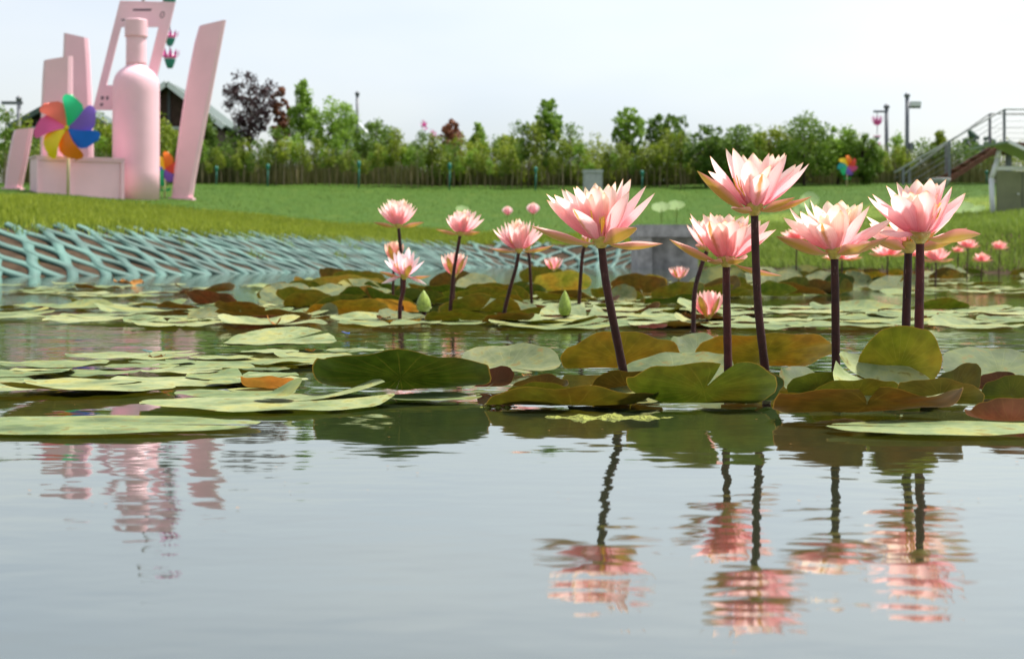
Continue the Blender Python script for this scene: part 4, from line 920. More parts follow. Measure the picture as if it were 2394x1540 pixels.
# F3 behind the tall stem
t = [(1612,500,-.5,'outer'),(1613,509,.3,'outer'),(1644,500,-.5,'mid'),(1659,497,.2,'mid'),(1682,502,-.8,'mid'),(1704,500,-.8,'mid'),(1737,506,-.7,'mid'),(1753,504,-.3,'mid'),(1776,514,-.6,'outer'),(1800,517,-.3,'outer'),(1813,535,-.2,'outer'),(1806,538,.35,'outer'),(1655,518,.85,'streak',1.05),(1715,514,.9,'outer',1.1),(1747,526,.8,'outer',1.1),(1682,520,.95,'mid')]
flower((1697,617), D1+.05, t+fill((1697,617), D1, 8, 3, 515, 40), [(1564,560,.3,1.0,.95),(1739,606,.95,1.1,.6),(1827,645,.3,.65,.95),(1655,612,.8,.7,.4)], [(1698,700,0),(1700,790,0),(1702,905,0)], 'salmon pink water lily partly hidden by the tallest stem', seed=3, L=.081, w=.029, tint=(.98, .90, .88), stemtint=(1.5, 1.2, 1.3))
# F4
t = [(1828,512,.1,'outer'),(1842,484,-.4,'outer'),(1868,496,.55,'outer',1.15),(1877,474,-.5,'mid'),(1895,467,-.4,'mid'),(1933,470,-.6,'mid',1.1),(1958,476,.85,'outer',1.2),(1968,469,-.8,'mid'),(1982,479,-.9,'inner'),(1998,477,-.7,'mid'),(2005,479,-.5,'inner'),(2017,474,-.4,'mid'),(2032,481,.6,'outer',1.25),(2081,512,-.2,'outer'),(2086,518,.4,'outer',1.1),(1905,480,.6,'mid'),(1920,523,.95,'streak',.95)]
flower((1950,598), D1-.02, t+fill((1950,598), D1, 9, 4, 488, 42), [(1813,553,.3,1.0,.92),(2035,567,.85,1.1,.8),(2078,554,.3,.9,.85)], [(1952,690,0),(1953,790,0),(1954,910,0)], 'pale peach pink water lily directly right of the tallest stem', seed=4, L=.085, w=.032, tint=(1.02, 1.10, 1.05), stemtint=(.9, .9, .9))
# F6 behind F5
t = [(2025,505,0,'outer'),(2032,523,.4,'outer'),(2014,539,-.2,'outer'),(2231,497,-.3,'outer'),(2212,514,.3,'outer'),(2060,480,-.5,'mid'),(2190,480,-.5,'mid'),(2095,470,-.8,'mid'),(2150,468,-.8,'mid'),(2120,500,.6,'mid'),(2170,500,.6,'mid'),(2075,500,.6,'mid')]
flower((2123,585), D1+.13, t, [(2230,565,.5,1.1,.8),(2261,533,-.3,.9,1.0),(2045,561,.5,1.0,.8),(2195,528,.2,.8,.8)], [(2121,650,0),(2118,740,0),(2116,880,0)], 'water lily with olive cup hidden behind the rightmost front flower', seed=6, L=.092, w=.030, tint=(1.0, 1.05, .95), stemtint=(.8, .85, .85), stem_r=.0056)
# F5
t = [(2026,462,-.2,'outer'),(2039,454,-.5,'outer'),(2047,479,.4,'outer',1.1),(2073,434,-.3,'mid'),(2097,426,-.5,'mid'),(2117,433,-.7,'mid'),(2143,420,-.7,'mid'),(2156,433,-.9,'inner'),(2177,418,-.5,'mid'),(2189,428,-.7,'mid'),(2210,419,-.4,'mid'),(2229,438,.5,'outer',1.2),(2260,454,.15,'outer',1.1),(2091,456,.7,'outer',1.1),(2166,446,.9,'outer',1.15),(2130,450,.6,'mid'),(2110,445,.3,'mid'),(2054,546,.4,'outer',1.05)]
flower((2150,562), D1-.03, t+fill((2150,562), D1, 8, 5, 445, 42), [(2292,548,.1,1.25,.9),(2150,543,.98,1.0,.35)], [(2150,640,0),(2148,740,0),(2147,890,0)], 'deeper pink water lily with a pale sepal pointing right, rightmost of the front row', seed=5, L=.087, w=.032, tint=(1.0, .93, .95), stemtint=(1.7, 1.2, 1.3), stem_r=.0054)
def auto(cx, by, half, top, seed, n=15, spread=1.0):
    rng = random.Random(seed); out = []
    for i in range(n):
        q = -1+2*i/(n-1); y = top+(by-top)*(.04+.30*abs(q)**2.2)+rng.uniform(-3, 3)
        out.append((cx+q*half, y, rng.choice([-.8, -.6, .5, .7]) if abs(q) < .9 else .1*rng.choice([-1, 1]), 'outer' if abs(q) > .55 else 'mid'))
    for i in range(6):
        q = rng.uniform(-.6, .6); out.append((cx+q*half, top+(by-top)*rng.uniform(.12, .3), .9, 'outer'))
    for i in range(5):
        q = rng.uniform(-.5, .5); out.append((cx+q*half, top+(by-top)*rng.uniform(.0, .12), -.6, 'inner'))
    return out
# middle clump flowers (standing 3.5 to 5 m away)
dm = 4.1
flower((931,531), dm, auto(929, 531, 48, 463, 11), [(872,520,.2,1.0,1.0),(991,520,.2,1.0,1.0)], [(934,560,0),(938,610,0),(940,733,0)], 'pink water lily on a straight stem, upper left of the middle clump', seed=11, L=.092, w=.030, bulge=.12)
flower((1076,549), 4.0, auto(1087, 549, 46, 489, 12), [(1018,536,.3,1.0,1.0),(1122,543,.6,1.0,.9)], [(1070,580,0),(1060,640,0),(1052,735,0)], 'pink water lily with a dark bent stem in the centre of the middle clump', seed=12, L=.088, w=.029, bulge=.12, tint=(1, .96, .97))
flower((1213,589), 3.75, auto(1214, 589, 63, 510, 13), [(1143,581,.3,1.0,1.0),(1295,574,.3,1.0,1.0)], [(1206,625,0),(1192,675,0),(1177,743,0)], 'pink water lily on a stem leaning left, right of the middle clump', seed=13, L=.092, w=.030, bulge=.12)
t = [(897,609,.2),(920,589,-.3),(930,585,.5),(955,578,-.4),(968,588,.3),(992,609,.1),(940,592,-.8),(950,600,.7),(905,600,-.5),(980,600,-.5)]
flower((945,650), 3.6, t + [(891,664,.4,'outer'),(997,665,.4,'outer')], [(886,635,.3,.9,1.0),(1007,645,.3,.9,1.0),(959,620,.95,.9,.6)], [(943,680,0),(936,705,0),(934,750,0)], 'open spiky pale pink water lily low above the pads of the middle clump', seed=14, L=.085, w=.027, tint=(1, 1.05, 1.15), stemtint=(1.8, 1.3, 1.5))
def half_open(cx, by, half, top, d, label, seed, tint=(1, 1, 1), stemrow=None, group=None):
    t_ = []
    for i in range(9):
        q = -1+2*i/8; t_.append((cx+q*half, top+(by-top)*(.12*abs(q)**2), [.8, -.6, .6, -.8][i % 4], 'outer'))
    k = d/FPX; L_ = (by-top)*k*1.08; yw = YH+FPX*CAM_H/d
    return flower((cx, by), d, t_, [(cx-half*.55, top+(by-top)*.2, .8, 1.0, .95), (cx+half*.75, top+(by-top)*.22, .6, 1.0, .95), (cx, top+(by-top)*.15, -.8, 1.0, .95)], [(cx-2, by+(yw-by)*.4, 0), (cx-3, yw, 0)], label, seed=seed, L=L_, w=L_*.36, bulge=.22, tint=tint, stam=False, group=group, stem_r=min(.005, L_*.06))
half_open(921, 612, 22, 563, 4.7, 'peach half-open bud behind the spiky lily of the middle clump', 21, (.95, .85, .7))
half_open(1062, 646, 31, 589, 4.4, 'half-open salmon lily cup behind the bent dark stem', 22, (.98, .9, .85))
half_open(1655, 743, 37, 678, 3.45, 'half-open salmon lily sitting low on the water left of the salmon front flower', 23, (1, .82, .82))
half_open(1294, 632, 22, 600, 7.5, 'small pink lily cup peeping over the pads left of the front row', 24, (1, .85, .85))
half_open(1587, 652, 24, 622, 7.0, 'small salmon lily cup low between the two left front flowers', 25, (1, .85, .8))
# stems of flowers standing behind the front row
flower((1655,585), 3.1, auto(1690, 585, 85, 500, 31, 13), [(1625,575,.2,1,1)], [(1640,620,0),(1622,700,0)], 'salmon water lily mostly hidden behind the salmon front flower', seed=31, L=.098, w=.031, tint=(1, .88, .85), bulge=.12)
FAR = [(1862,560,38,535,9.5),(1968,607,42,592,8.0),(2075,598,40,570,9.0),(2188,612,36,575,8.2),(2262,580,26,556,11.5),(2336,583,19,562,12.5),(2295,612,22,590,11.0),(1690,600,20,584,10.5),(2140,600,22,582,11.0),(2240,590,16,574,12.5)]
farlab = ['coral lily showing low behind the pale peach front flower, farthest left of the far clump', 'pink lily under the pale peach flower in the far right clump', 'broad pink lily behind the two right front stems in the far clump', 'pink ragged lily right of the two right front stems', 'coral lily high on the far clump before the right bank', 'coral lily nearest the right edge before the grassy bank', 'open pink cup on the pads near the right edge', 'small coral lily in the far clump behind the tallest stem', 'small pink lily between the two larger far lilies', 'tiny coral lily at the back of the far right clump']
for i, (cx, by, half, top, d) in enumerate(FAR):
    k = d/FPX; yw = YH+FPX*CAM_H/d
    flower((cx, by), d, auto(cx, by, half, top, 40+i, 9), [(cx-half*1.2, by-6, .3, 1, 1), (cx+half*1.2, by-6, .3, 1, 1)], [(cx-1, by+(yw-by)*.5, 0), (cx-2, yw, 0)], farlab[i], seed=40+i, L=max(half*1.15, (by-top)*1.05)*k, w=half*k*.5, tint=(1, .75, .72), bulge=.14, stam=False)
# extra thin stems behind the front row belong to lilies whose blossoms hide behind it
for (px, yb, pt, d, lab) in ((1368, 575, 1352, 3.9, 'bud stalk leaning behind the leftmost front flower'), (1232, 585, 1243, 4.6, 'thin bud stalk right behind the lily with the left-leaning stem')):
    yw = YH+FPX*CAM_H/d
    flower((px, yb), d, [(px-6, yb-30, .3), (px+6, yb-32, -.3), (px, yb-34, .6), (px+2, yb-30, -.6)], [(px-7, yb-22, .5, 1, 1), (px+7, yb-22, .5, 1, 1)], [((px+pt)/2, (yb+640)/2, 0), (pt, yw, 0)], lab, seed=int(px), L=.042, w=.016, stam=False)
def bud(cx, by, top, half, d, label, seed, lean=0):
    k = d/FPX; base = at(cx, by, d); e_ = empty('lily_bud', (base.x, base.y, 0)); h = (by-top)*k; r = half*k; z0 = base.z
    mb = MB(); mb.tube([(0, 0, -.08), (0, 0, z0+.005)], r*.35, 8); mb.build('stem', M['stem'], e_, True)
    prof = [(0, .68), (.12, .92), (.28, 1.0), (.48, .90), (.68, .66), (.84, .38), (.94, .16), (1.0, .02)]
    for i in range(4):
        V, F, UV = [], [], []
        for (t, rr) in prof:
            for j in range(6):
                q = j/5; a = i*math.pi/2+seed+(q-.5)*math.pi*.56; r2 = r*rr*(1.02-.05*abs(q-.5)*2+.03*(i % 2)); V.append((r2*math.cos(a)+lean*k*t, r2*math.sin(a), z0+h*t)); UV.append((q, t))
        F = [(p*6+j, p*6+j+1, p*6+j+7, p*6+j+6) for p in range(len(prof)-1) for j in range(5)]
        obj('sepal', mesh_arr('sepal', V, F, M['bud'], True, UV), e_)
    tag(e_, label, 'lily bud')
bud(990, 728, 678, 17, 3.75, 'pointed green lily bud standing among brown pads of the middle clump', 1)
bud(1320, 737, 678, 15, 3.6, 'pointed yellow-green lily bud on the open pads left of the leftmost front stem', 2)

# ------------------------------------------------------------------ lily pads
def pad_geo(R, notch, bends=(), cup=0.0, wav=.02, seed=0, asp=1.0, nr=9, nt=56, slit=.10, tipup=0.0):
    rng = random.Random(seed); ph = [rng.uniform(0, 6.28) for _ in range(6)]; V, UV = [], []
    for i in range(nr+1):
        r = (i/nr)**.85
        for j in range(nt+1):
            f = j/nt; gap = slit*r; th = notch+gap+(2*math.pi-2*gap)*f
            edge = 1+.022*math.sin(3*th+ph[0])+.014*math.sin(7*th+ph[1])+.006*math.sin(17*th+ph[2])
            lobe = 1+.05*math.exp(-((f-.03)/.05)**2)+.05*math.exp(-((f-.97)/.05)**2)
            rr = R*r*(edge*lobe)**(r**3); x, y = rr*math.cos(th), rr*math.sin(th)*asp
            z = wav*R*(r**2)*(.5*math.sin(2*th+ph[3])+.35*math.sin(5*th+ph[4])*r+.3*math.sin(9*th+ph[5])*r*r) + cup*R*r**2.2
            z += tipup*R*(math.exp(-((f-.02)/.06)**2)+.3*math.exp(-((f-.98)/.05)**2))*r**3
            for (na, off, br, am) in bends:
                nx_, ny_ = math.cos(na), math.sin(na); t = x*nx_+y*ny_-off*R; b = br*R
                if t > 0:
                    a = min(t/b, am); rest = max(0, t-b*am); al = b*math.sin(a)+rest*math.cos(am); up = b*(1-math.cos(a))+rest*math.sin(am)
                    x += nx_*(al-t); y += ny_*(al-t); z += up
            V.append((x, y, z)); UV.append((f, r))
    w_ = nt+1; F = [(i*w_+j, (i+1)*w_+j, (i+1)*w_+j+1, i*w_+j+1) for i in range(nr) for j in range(nt)]
    return np.array(V), F, UV
OLIVE, AMBER, BROWN, RED, GREEN, DKGREEN = (.060,.058,.005), (.115,.078,.006), (.056,.034,.005), (.058,.022,.010), (.058,.072,.006), (.024,.038,.003)
PADN = [0]
def place_pad(V, F, UV, loc, colr, label, group=None, rz=0, al=1.0):
    o = obj('lily_pad', mesh_arr('lily_pad', V, F, M['pad'], True, UV), None, loc); o.rotation_euler = (0, 0, rz); o.color = (*colr, al)
    PADN[0] += 1; return tag(o, label, 'lily pad', group)
def zmax_for(am, R, off, br, na, **kw):
    V, F, UV = pad_geo(R, kw.get('notch', 1.2), [(na, off, br, am)], kw.get('cup', 0), 0.0, 0, kw.get('asp', 1), 6, 40); return V[:,2].max()
def front(x0, x1, ytop, ybase, colr, label, notch=1.3, off=-.55, br=.45, yaw=0.0, seed=0, group=None, far=False, wav=.055, cup=0.02, extra=(), asp=1.0, tipup=0, slit=.10, al=None):
    """pad whose near (or far) rim is lifted: spans x0..x1, from ybase up to ytop"""
    ybase += (9 if ybase > 820 and not far else 0); d = wd(ybase); k = d/FPX; R = (x1-x0)*k/2/1.02; h = (ybase-ytop)*k; na = (math.pi/2 if far else -math.pi/2)+yaw
    if not far and asp == 1.0: asp = .62
    ob = off*asp; yc = d + ob*R*(1 if not far else -1)
    lo, hi = .05, 1.5
    for _ in range(11):
        m_ = (lo+hi)/2; V, F, UV = pad_geo(R, notch, [(na, ob, br*asp, m_)], cup, 0, seed, asp, 5, 32)
        py = YH + FPX*(CAM_H-V[:,2]-.003)/(V[:,1]+yc+.02); lift = V[:,2] > .3*V[:,2].max()
        if py[lift].min() > ytop: lo = m_
        else: hi = m_
    rg = random.Random(seed*13+1); sd_ = rg.choice([-1, 1]); extra = list(extra)+[(na+sd_*rg.uniform(.9, 1.4), rg.uniform(.55, .75)*(1 if abs(sd_) else 1), .35, rg.uniform(.25, .8))]
    V, F, UV = pad_geo(R, notch, [(na, ob, br*asp, hi)]+extra, cup, wav, seed, asp, tipup=tipup, slit=slit)
    V[:,2] -= min(0, V[:,2].min())
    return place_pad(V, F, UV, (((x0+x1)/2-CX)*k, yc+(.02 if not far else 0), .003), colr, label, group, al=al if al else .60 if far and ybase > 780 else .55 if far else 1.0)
def flat(x0, x1, yc, colr, label, notch=1.0, seed=0, group=None, wav=.02, cup=0.0, asp=1.0, bends=(), tipup=0.0, z=.004, slit=.10):
    d = wd(yc); k = d/FPX; R = (x1-x0)*k/2/1.04
    V, F, UV = pad_geo(R, notch, bends, cup, wav, seed, asp, tipup=tipup, slit=slit)
    return place_pad(V, F, UV, (((x0+x1)/2-CX)*k, d, z+.0015*(PADN[0] % 3)), colr, label, group)
H = math.pi/2
# --- front clump
front(727, 1150, 826, 918, DKGREEN, 'large dark green pad with its near rim lifted, left of the front clump', notch=1.7, seed=1, off=-.65, br=.5, slit=.004)
front(1108, 1212, 838, 905, RED, 'small reddish pad edge curling up at the right end of the large dark green pad', notch=2.5, seed=2, off=-.65, br=.35, yaw=.4)
front(1305, 1590, 780, 862, AMBER, 'amber upright pad behind the stem of the leftmost front flower', notch=1.5, seed=3, off=-.45, br=.35)
front(1610, 1950, 779, 860, AMBER, 'wide amber upright pad behind the tallest stem', notch=1.5, seed=4, off=-.65, br=.35, yaw=.1)
front(1440, 1740, 822, 905, OLIVE, 'folded pale green pad with its far rim raised between the amber pads', notch=-1.2, seed=5, far=True, off=-.65, br=.5, yaw=-.35)
front(1462, 1822, 842, 946, GREEN, 'green pad with a V notch in its raised near rim, front clump centre', notch=-H+.25, seed=6, off=-.65, br=.4, extra=[(2.2, .5, .5, .5)])
front(1790, 2242, 914, 972, BROWN, 'long rust brown pad rim with a notch, lowest in the front clump', notch=-H-.12, seed=7, off=-.65, br=.5)
front(1890, 2110, 888, 938, OLIVE, 'olive pad rim arching just above the long rust brown pad', notch=1.2, seed=8, off=-.65, br=.4)
front(1995, 2192, 765, 922, (.13,.115,.010), 'tall rounded olive yellow pad below the two right stems', notch=1.8, seed=9, off=-.75, br=.3, asp=1.3)
front(2150, 2330, 850, 936, OLIVE, 'olive pad sloping down to the right of the tall olive yellow pad', notch=1.0, seed=10, off=-.65, br=.4, yaw=.45)
front(1955, 2216, 832, 948, BROWN, 'grey-green folded pad with brown underside before the olive yellow pad', notch=2.6, seed=11, far=True, off=-.5, br=.3, yaw=.15, al=1.3)
front(1820, 1945, 852, 918, OLIVE, 'small pale pad pointing up left of the grey-green folded pad', notch=-.5, seed=12, far=True, off=-.45, br=.35, yaw=.35)
front(1125, 1545, 908, 950, OLIVE, 'low wide pad with pale top and thin olive rim left of the notched green pad', notch=.3, seed=13, off=.1, br=.4, cup=.06)
front(1325, 1560, 882, 945, DKGREEN, 'dark green pad folded to a point behind the low wide pad', notch=0, seed=14, far=True, off=-.1, br=.3, yaw=-.5)
front(2270, 2480, 925, 988, (.14,.05,.03), 'grey-topped pad with a dark red underside at the right edge', notch=2.2, seed=15, off=-.1, br=.5, cup=.10)
front(2205, 2470, 812, 884, GREEN, 'green pad with its far rim raised at the right edge', notch=-.8, seed=16, far=True, off=-.1, br=.5)
front(1060, 1312, 801, 868, BROWN, 'pale green pad with a raised far rim left of the amber pad', notch=-1.0, seed=18, far=True, off=-.05, br=.6, yaw=-.2)
front(1195, 1335, 852, 905, BROWN, 'greyish pad with a brown near edge between dark green and amber pads', notch=1.4, seed=19, off=.0, br=.6, cup=.06)
front(1560, 1700, 780, 832, GREEN, 'bright green pad tip showing between the two amber pads', notch=-1.0, seed=20, far=True, off=-.1, br=.5)
front(2290, 2400, 868, 915, RED, 'reddish curled pad edge near the right edge above the dark red one', notch=1.2, seed=61, off=-.65, br=.4)
front(1180, 1345, 893, 946, OLIVE, 'short olive pad rim at the left end of the low wide pad', notch=1.0, seed=62, off=-.65, br=.4)
front(1640, 1840, 872, 940, DKGREEN, 'dark green pad rim behind the right lobe of the notched green pad', notch=1.0, seed=63, off=-.65, br=.4, yaw=.2)
front(1380, 1560, 868, 930, BROWN, 'brown pad rim below the leftmost front stem', notch=1.4, seed=64, off=-.65, br=.4)
front(2095, 2300, 885, 948, (.06,.05,.008), 'dark olive pad rim right of the grey-green folded pad', notch=1.0, seed=65, off=-.65, br=.4, yaw=-.2)
front(1840, 1990, 872, 925, GREEN, 'green pad rim between the small pale pad and the olive arch', notch=1.0, seed=66, off=-.65, br=.4)
front(1690, 1790, 868, 930, BROWN, 'small brown pad at the foot of the tallest stem', notch=1.0, seed=68, off=-.4, br=.35)
front(2300, 2440, 880, 940, OLIVE, 'olive pad rim at the right edge above the dark red one', notch=1.0, seed=69, off=-.65, br=.4)
# --- flat pads in front and left
flat(-120, 600, 1001, OLIVE, 'large flat spotted yellow-green pad, nearest at the left edge', notch=-.1, seed=21, wav=.008, asp=.55)
flat(312, 915, 952, GREEN, 'large flat pale green pad with an upturned pointed right tip', notch=.35, seed=22, wav=.02, asp=.62, tipup=.16, slit=.05)
flat(600, 716, 948, OLIVE, 'raised flap lying over the pale pad with the upturned tip', notch=2.6, seed=23, bends=[(.5, -.2, .5, .6)], asp=1.0, z=.010)
flat(868, 1130, 938, GREEN, 'yellow-green flat pad in front of the large dark green pad', notch=.2, seed=24, wav=.02, cup=.03, asp=.75)
flat(1932, 2480, 1012, OLIVE, 'large flat pale pad nearest at the right, below the rust brown rim', notch=2.9, seed=25, wav=.008, asp=.55)
flat(-140, 420, 917, OLIVE, 'flat pad with a small upright slit at the left edge', notch=-H-.3, seed=26, asp=.7, tipup=.10, slit=.03)
flat(408, 700, 925, OLIVE, 'flat pale pad behind the one with the upturned tip', notch=2.0, seed=27, asp=.8)
flat(660, 870, 938, OLIVE, 'greyish pad half under the large dark green pad', notch=2.0, seed=28, asp=.8)
front(558, 698, 881, 910, (.30,.14,.03), 'small orange-brown curled pad left of the large dark green pad', notch=1.0, seed=29, off=-.65, br=.35)
LF = [(250,640,893),(430,700,888),(0,260,862),(380,770,852),(150,470,838),(520,760,812),(560,700,826),(-60,180,880),(230,420,868),(640,830,835),(760,900,826),(330,520,879),(560,680,868),(60,330,905),(480,640,905),(120,330,876),(610,760,858),(300,460,858),(690,820,850),(20,170,872),(440,600,846),(-90,90,897),(530,720,898)]
for i, (a, b, y) in enumerate(LF):
    flat(a, b, y, OLIVE, 'flat pale green pad in the floating field left of the large dark green pad', notch=i*1.7, seed=200+i, group='flat pads of the left floating field', wav=.03, cup=.01*(i % 3), asp=.8+.05*(i % 4), tipup=.06*(i % 2))
flat(520, 790, 812, OLIVE, 'broad pale pad with one lifted far rim on the left floating field', notch=.8, seed=30, bends=[(H, .0, .8, .22)], z=.008)
# --- middle clump: uprights
MIDP = [(432,558,678,716,RED,'red-brown rounded upright pad, leftmost of the middle clump'),(500,622,706,737,BROWN,'brown pad just right of and below the leftmost upright of the middle clump'),(505,735,730,752,BROWN,'long low brown pad at the front left of the middle clump'),
 (662,790,685,724,OLIVE,'olive upright pad left of the red-olive one in the middle clump'),(775,902,670,728,(.20,.10,.02),'red-olive upright pad below the spiky lily at left'),(865,988,698,733,(.30,.15,.02),'orange-brown pad left of the pointed bud'),
 (667,765,656,694,OLIVE,'dark olive pad at the back left of the middle clump'),(690,905,648,680,(.15,.12,.02),'wide olive pad behind the red-olive upright'),(990,1142,727,754,OLIVE,'low olive pad at the front right of the middle clump'),(1125,1252,733,757,BROWN,'low brown-olive pad at the right front corner of the middle clump'),
 (985,1140,668,708,DKGREEN,'dark pad under the bent dark stem'),(1090,1225,688,716,OLIVE,'olive pad at the foot of the left-leaning stem'),(1213,1322,621,662,OLIVE,'olive pad with pointed left end behind the middle clump'),(1245,1385,634,682,(.20,.17,.02),'broad olive upright pad right of the middle clump'),
 (1000,1105,632,674,BROWN,'brown pad below the half-open salmon cup'),(1375,1505,672,704,OLIVE,'olive pad left of the leftmost front stem at mid distance'),(1425,1560,640,688,BROWN,'brown-olive pad right of the leftmost front stem at mid distance'),(1485,1560,630,676,(.24,.16,.02),'amber pad tip left of the small salmon cup'),
 (1520,1650,660,702,OLIVE,'olive pad below the small salmon cup'),(1500,1690,690,716,DKGREEN,'long dark pad left of the half-open salmon lily'),(740,830,625,664,BROWN,'brown pad at the back left corner of the middle clump'),(775,905,632,668,OLIVE,'olive pad behind the spiky lily'),(1585,1700,735,752,RED,'thin red-brown leaf beside the half-open salmon lily'),(1492,1562,757,772,(.10,.03,.03),'small purple-brown curled leaf on the far edge of the open water')]
for i, (a, b, yt, yb, c, lab) in enumerate(MIDP):
    front(a, b, yt, yb, c, lab, notch=1.3+.3*(i % 4), seed=300+i, off=-.65, br=.4, yaw=.25*((i % 5)-2)/2)
MIDT = [(430,512,717,748,'small pale pad tilted up in front of the red-brown upright'),(745,790,705,742,'pale upright sliver before the red-olive pad'),(878,995,728,752,'pale green pad below the pointed bud'),(1428,1492,664,708,'pale green pointed pad right of the leftmost front stem'),(1060,1165,640,694,'pale grey-green pad behind the bent dark stem'),(790,850,632,665,'pale pad tilted up behind the spiky lily'),(640,690,668,705,'pale pad tip at the left of the dark olive pad')]
for i, (a, b, yt, yb, lab) in enumerate(MIDT):
    front(a, b, yt, yb, OLIVE, lab, notch=-1.3, seed=340+i, off=-.65, br=.5, far=True, yaw=.3*((i % 3)-1))
# --- floating bands at mid distance and the far right clump
rp = random.Random(11)
def band(n, regs, label, group, seed, size=(.10, .15)):
    rng = random.Random(seed); got = []; tries = 0
    while len(got) < n and tries < 4000:
        tries += 1; x0, x1, y0, y1 = rng.choice(regs); y = rng.uniform(y0, y1); pxx = rng.uniform(x0, x1); d = wd(y); X_ = (pxx-CX)/FPX*d; R = rng.uniform(*size)
        if any((X_-a)**2+(d-b)**2 < (.8*(R+c))**2 for a, b, c in got): continue
        got.append((X_, d, R)); V, F, UV = pad_geo(R, rng.uniform(0, 6.28), [(rng.uniform(0, 6.28), rng.uniform(.3, .8), .5, rng.uniform(.1, .7))] if rng.random() < .4 else [], rng.uniform(0, .05), .035, rng.randrange(9999), 1, 6, 40, tipup=rng.choice([0, 0, .1]))
        place_pad(V, F, UV, (X_, d, .003+.002*rng.random()), rng.choice([OLIVE, BROWN, GREEN, RED]), label, group)
band(28, [(-40, 700, 716, 752), (380, 1300, 750, 764), (0, 480, 735, 752)], 'flat pale pad in the floating band before the middle clump', 'flat pads before the middle clump', 1)
band(26, [(1250, 1700, 718, 768), (1250, 1480, 700, 750)], 'flat pale pad floating between the middle clump and the front row', 'flat pads right of the middle clump', 2)
band(30, [(1480, 2420, 722, 768)], 'flat pale pad in the floating band behind the front row', 'flat pads behind the front row', 3)
band(20, [(-40, 650, 665, 700)], 'flat pad in the far left floating band below the teal net', 'flat pads below the net', 4)
band(26, [(1500, 2420, 652, 690)], 'flat pad in the far right floating band below the grassy bank', 'flat pads below the right bank', 5)
band(20, [(650, 1500, 655, 720)], 'flat pad floating around the back of the middle clump', 'flat pads behind the middle clump', 6)
def clump(n, regs, label, group, seed, hr=(.05, .13)):
    rng = random.Random(seed)
    for i in range(n):
        x0, x1, y0, y1 = rng.choice(regs); y = rng.uniform(y0, y1); pxx = rng.uniform(x0, x1); d = wd(y); k = d/FPX; hw = rng.uniform(.09, .14)/k; h = rng.uniform(*hr)/k
        front(pxx-hw, pxx+hw, y-h, y, rng.choice([OLIVE, BROWN, OLIVE, DKGREEN, AMBER, GREEN]), label, notch=rng.uniform(0, 6), seed=seed*50+i, off=-.25, br=.4, yaw=rng.uniform(-.5, .5), far=rng.random() < .35, group=group)
clump(26, [(640, 1240, 685, 740)], 'upturned brown pad packed between the larger ones of the middle clump', 'small upturned pads of the middle clump', 10, (.04, .075))
clump(34, [(1680, 2110, 643, 668), (1800, 2100, 655, 692)], 'upturned pad in the crowded far clump behind the right front flowers', 'upturned pads of the far right clump', 7)
clump(16, [(2080, 2420, 640, 656)], 'upturned pad in the far clump before the right bank', 'upturned pads before the right bank', 8)
clump(10, [(1640, 1860, 660, 700)], 'upturned pad at mid distance behind the tallest stem', 'upturned pads behind the tallest stem', 9)
# --- big pale lotus leaves and buds standing behind the far clump
def lotus(px, py, w, d, label, seed, tilt=.5):
    p = at(px, py, d); g = max(0, gz(p.x, d)); e_ = empty('lotus_leaf', (p.x, d, g)); k = d/FPX; R = w*k/2
    V, F, UV = pad_geo(R, 0, [], .35, .10, seed, 1, 6, 36, slit=.0)
    c_, s_ = math.cos(tilt), math.sin(tilt); V = np.stack([V[:,0], V[:,1]*c_+V[:,2]*s_, V[:,2]*c_-V[:,1]*s_], 1)+np.array([0, 0, p.z-g])
    obj('blade', mesh_arr('blade', V, F, M['lotus_leaf']), e_); mb = MB(); mb.tube([(0, 0, -.3), (.01, 0, p.z-g)], .010, 6); mb.build('stalk', M['grass_weed'], e_, True); tag(e_, label, 'lotus leaf')
lotus(1545, 490, 44, 27, 'pale lotus leaf left of its twin above the stone culvert', 1); lotus(1580, 486, 42, 27.5, 'pale lotus leaf right of its twin above the stone culvert', 2)
lotus(1892, 472, 44, 24, 'bright green lotus leaf between the tallest and the pale peach flower', 3, 1.0); lotus(1870, 488, 30, 24.2, 'whitish lotus leaf below the bright green one', 4, 1.3)
lotus(2250, 492, 50, 22, 'pale green lotus leaf right of the rightmost front flower', 5); lotus(2285, 494, 36, 22.5, 'small lotus leaf left of the notice board post', 6); lotus(1080, 493, 30, 30, 'pale lotus leaf peeping above the centre lily of the middle clump', 7)
def lotus_bud(px, py, d, label, s=1.0):
    p = at(px, py, d); g = gz(p.x, d); e_ = empty('lotus_bud', (p.x, d, g)); z = p.z-g; r = .075*s
    for i in range(6):
        a = i*math.pi/3; V, F, UV = petal_mesh('petal', Vector((math.cos(a)*r*.2, math.sin(a)*r*.2, z-r)), Vector((math.cos(a)*r*.15, math.sin(a)*r*.15, z+r*1.4)), Vector((0, 0, 1)), r*1.5, None, 0, .5, i, nu=7, nv=5)
        V = [v+Vector((math.cos(a), math.sin(a), 0))*r*.8*math.sin(math.pi*min(1, max(0, (v.z-z+r)/(2.4*r)))) for v in V]
        obj('petal', mesh_arr('petal', V, F, M['petal'], True, UV), e_)
    mb = MB(); mb.tube([(0, 0, -.2), (0, 0, z-r)], .010, 6); mb.build('stalk', M['grass_weed'], e_, True); tag(e_, label, 'lotus bud')
lotus_bud(1186, 494, 29, 'pink lotus bud low on the far lawn left of the other bud'); lotus_bud(1246, 489, 28, 'pink and green lotus bud left of the leftmost front flower', 1.2)

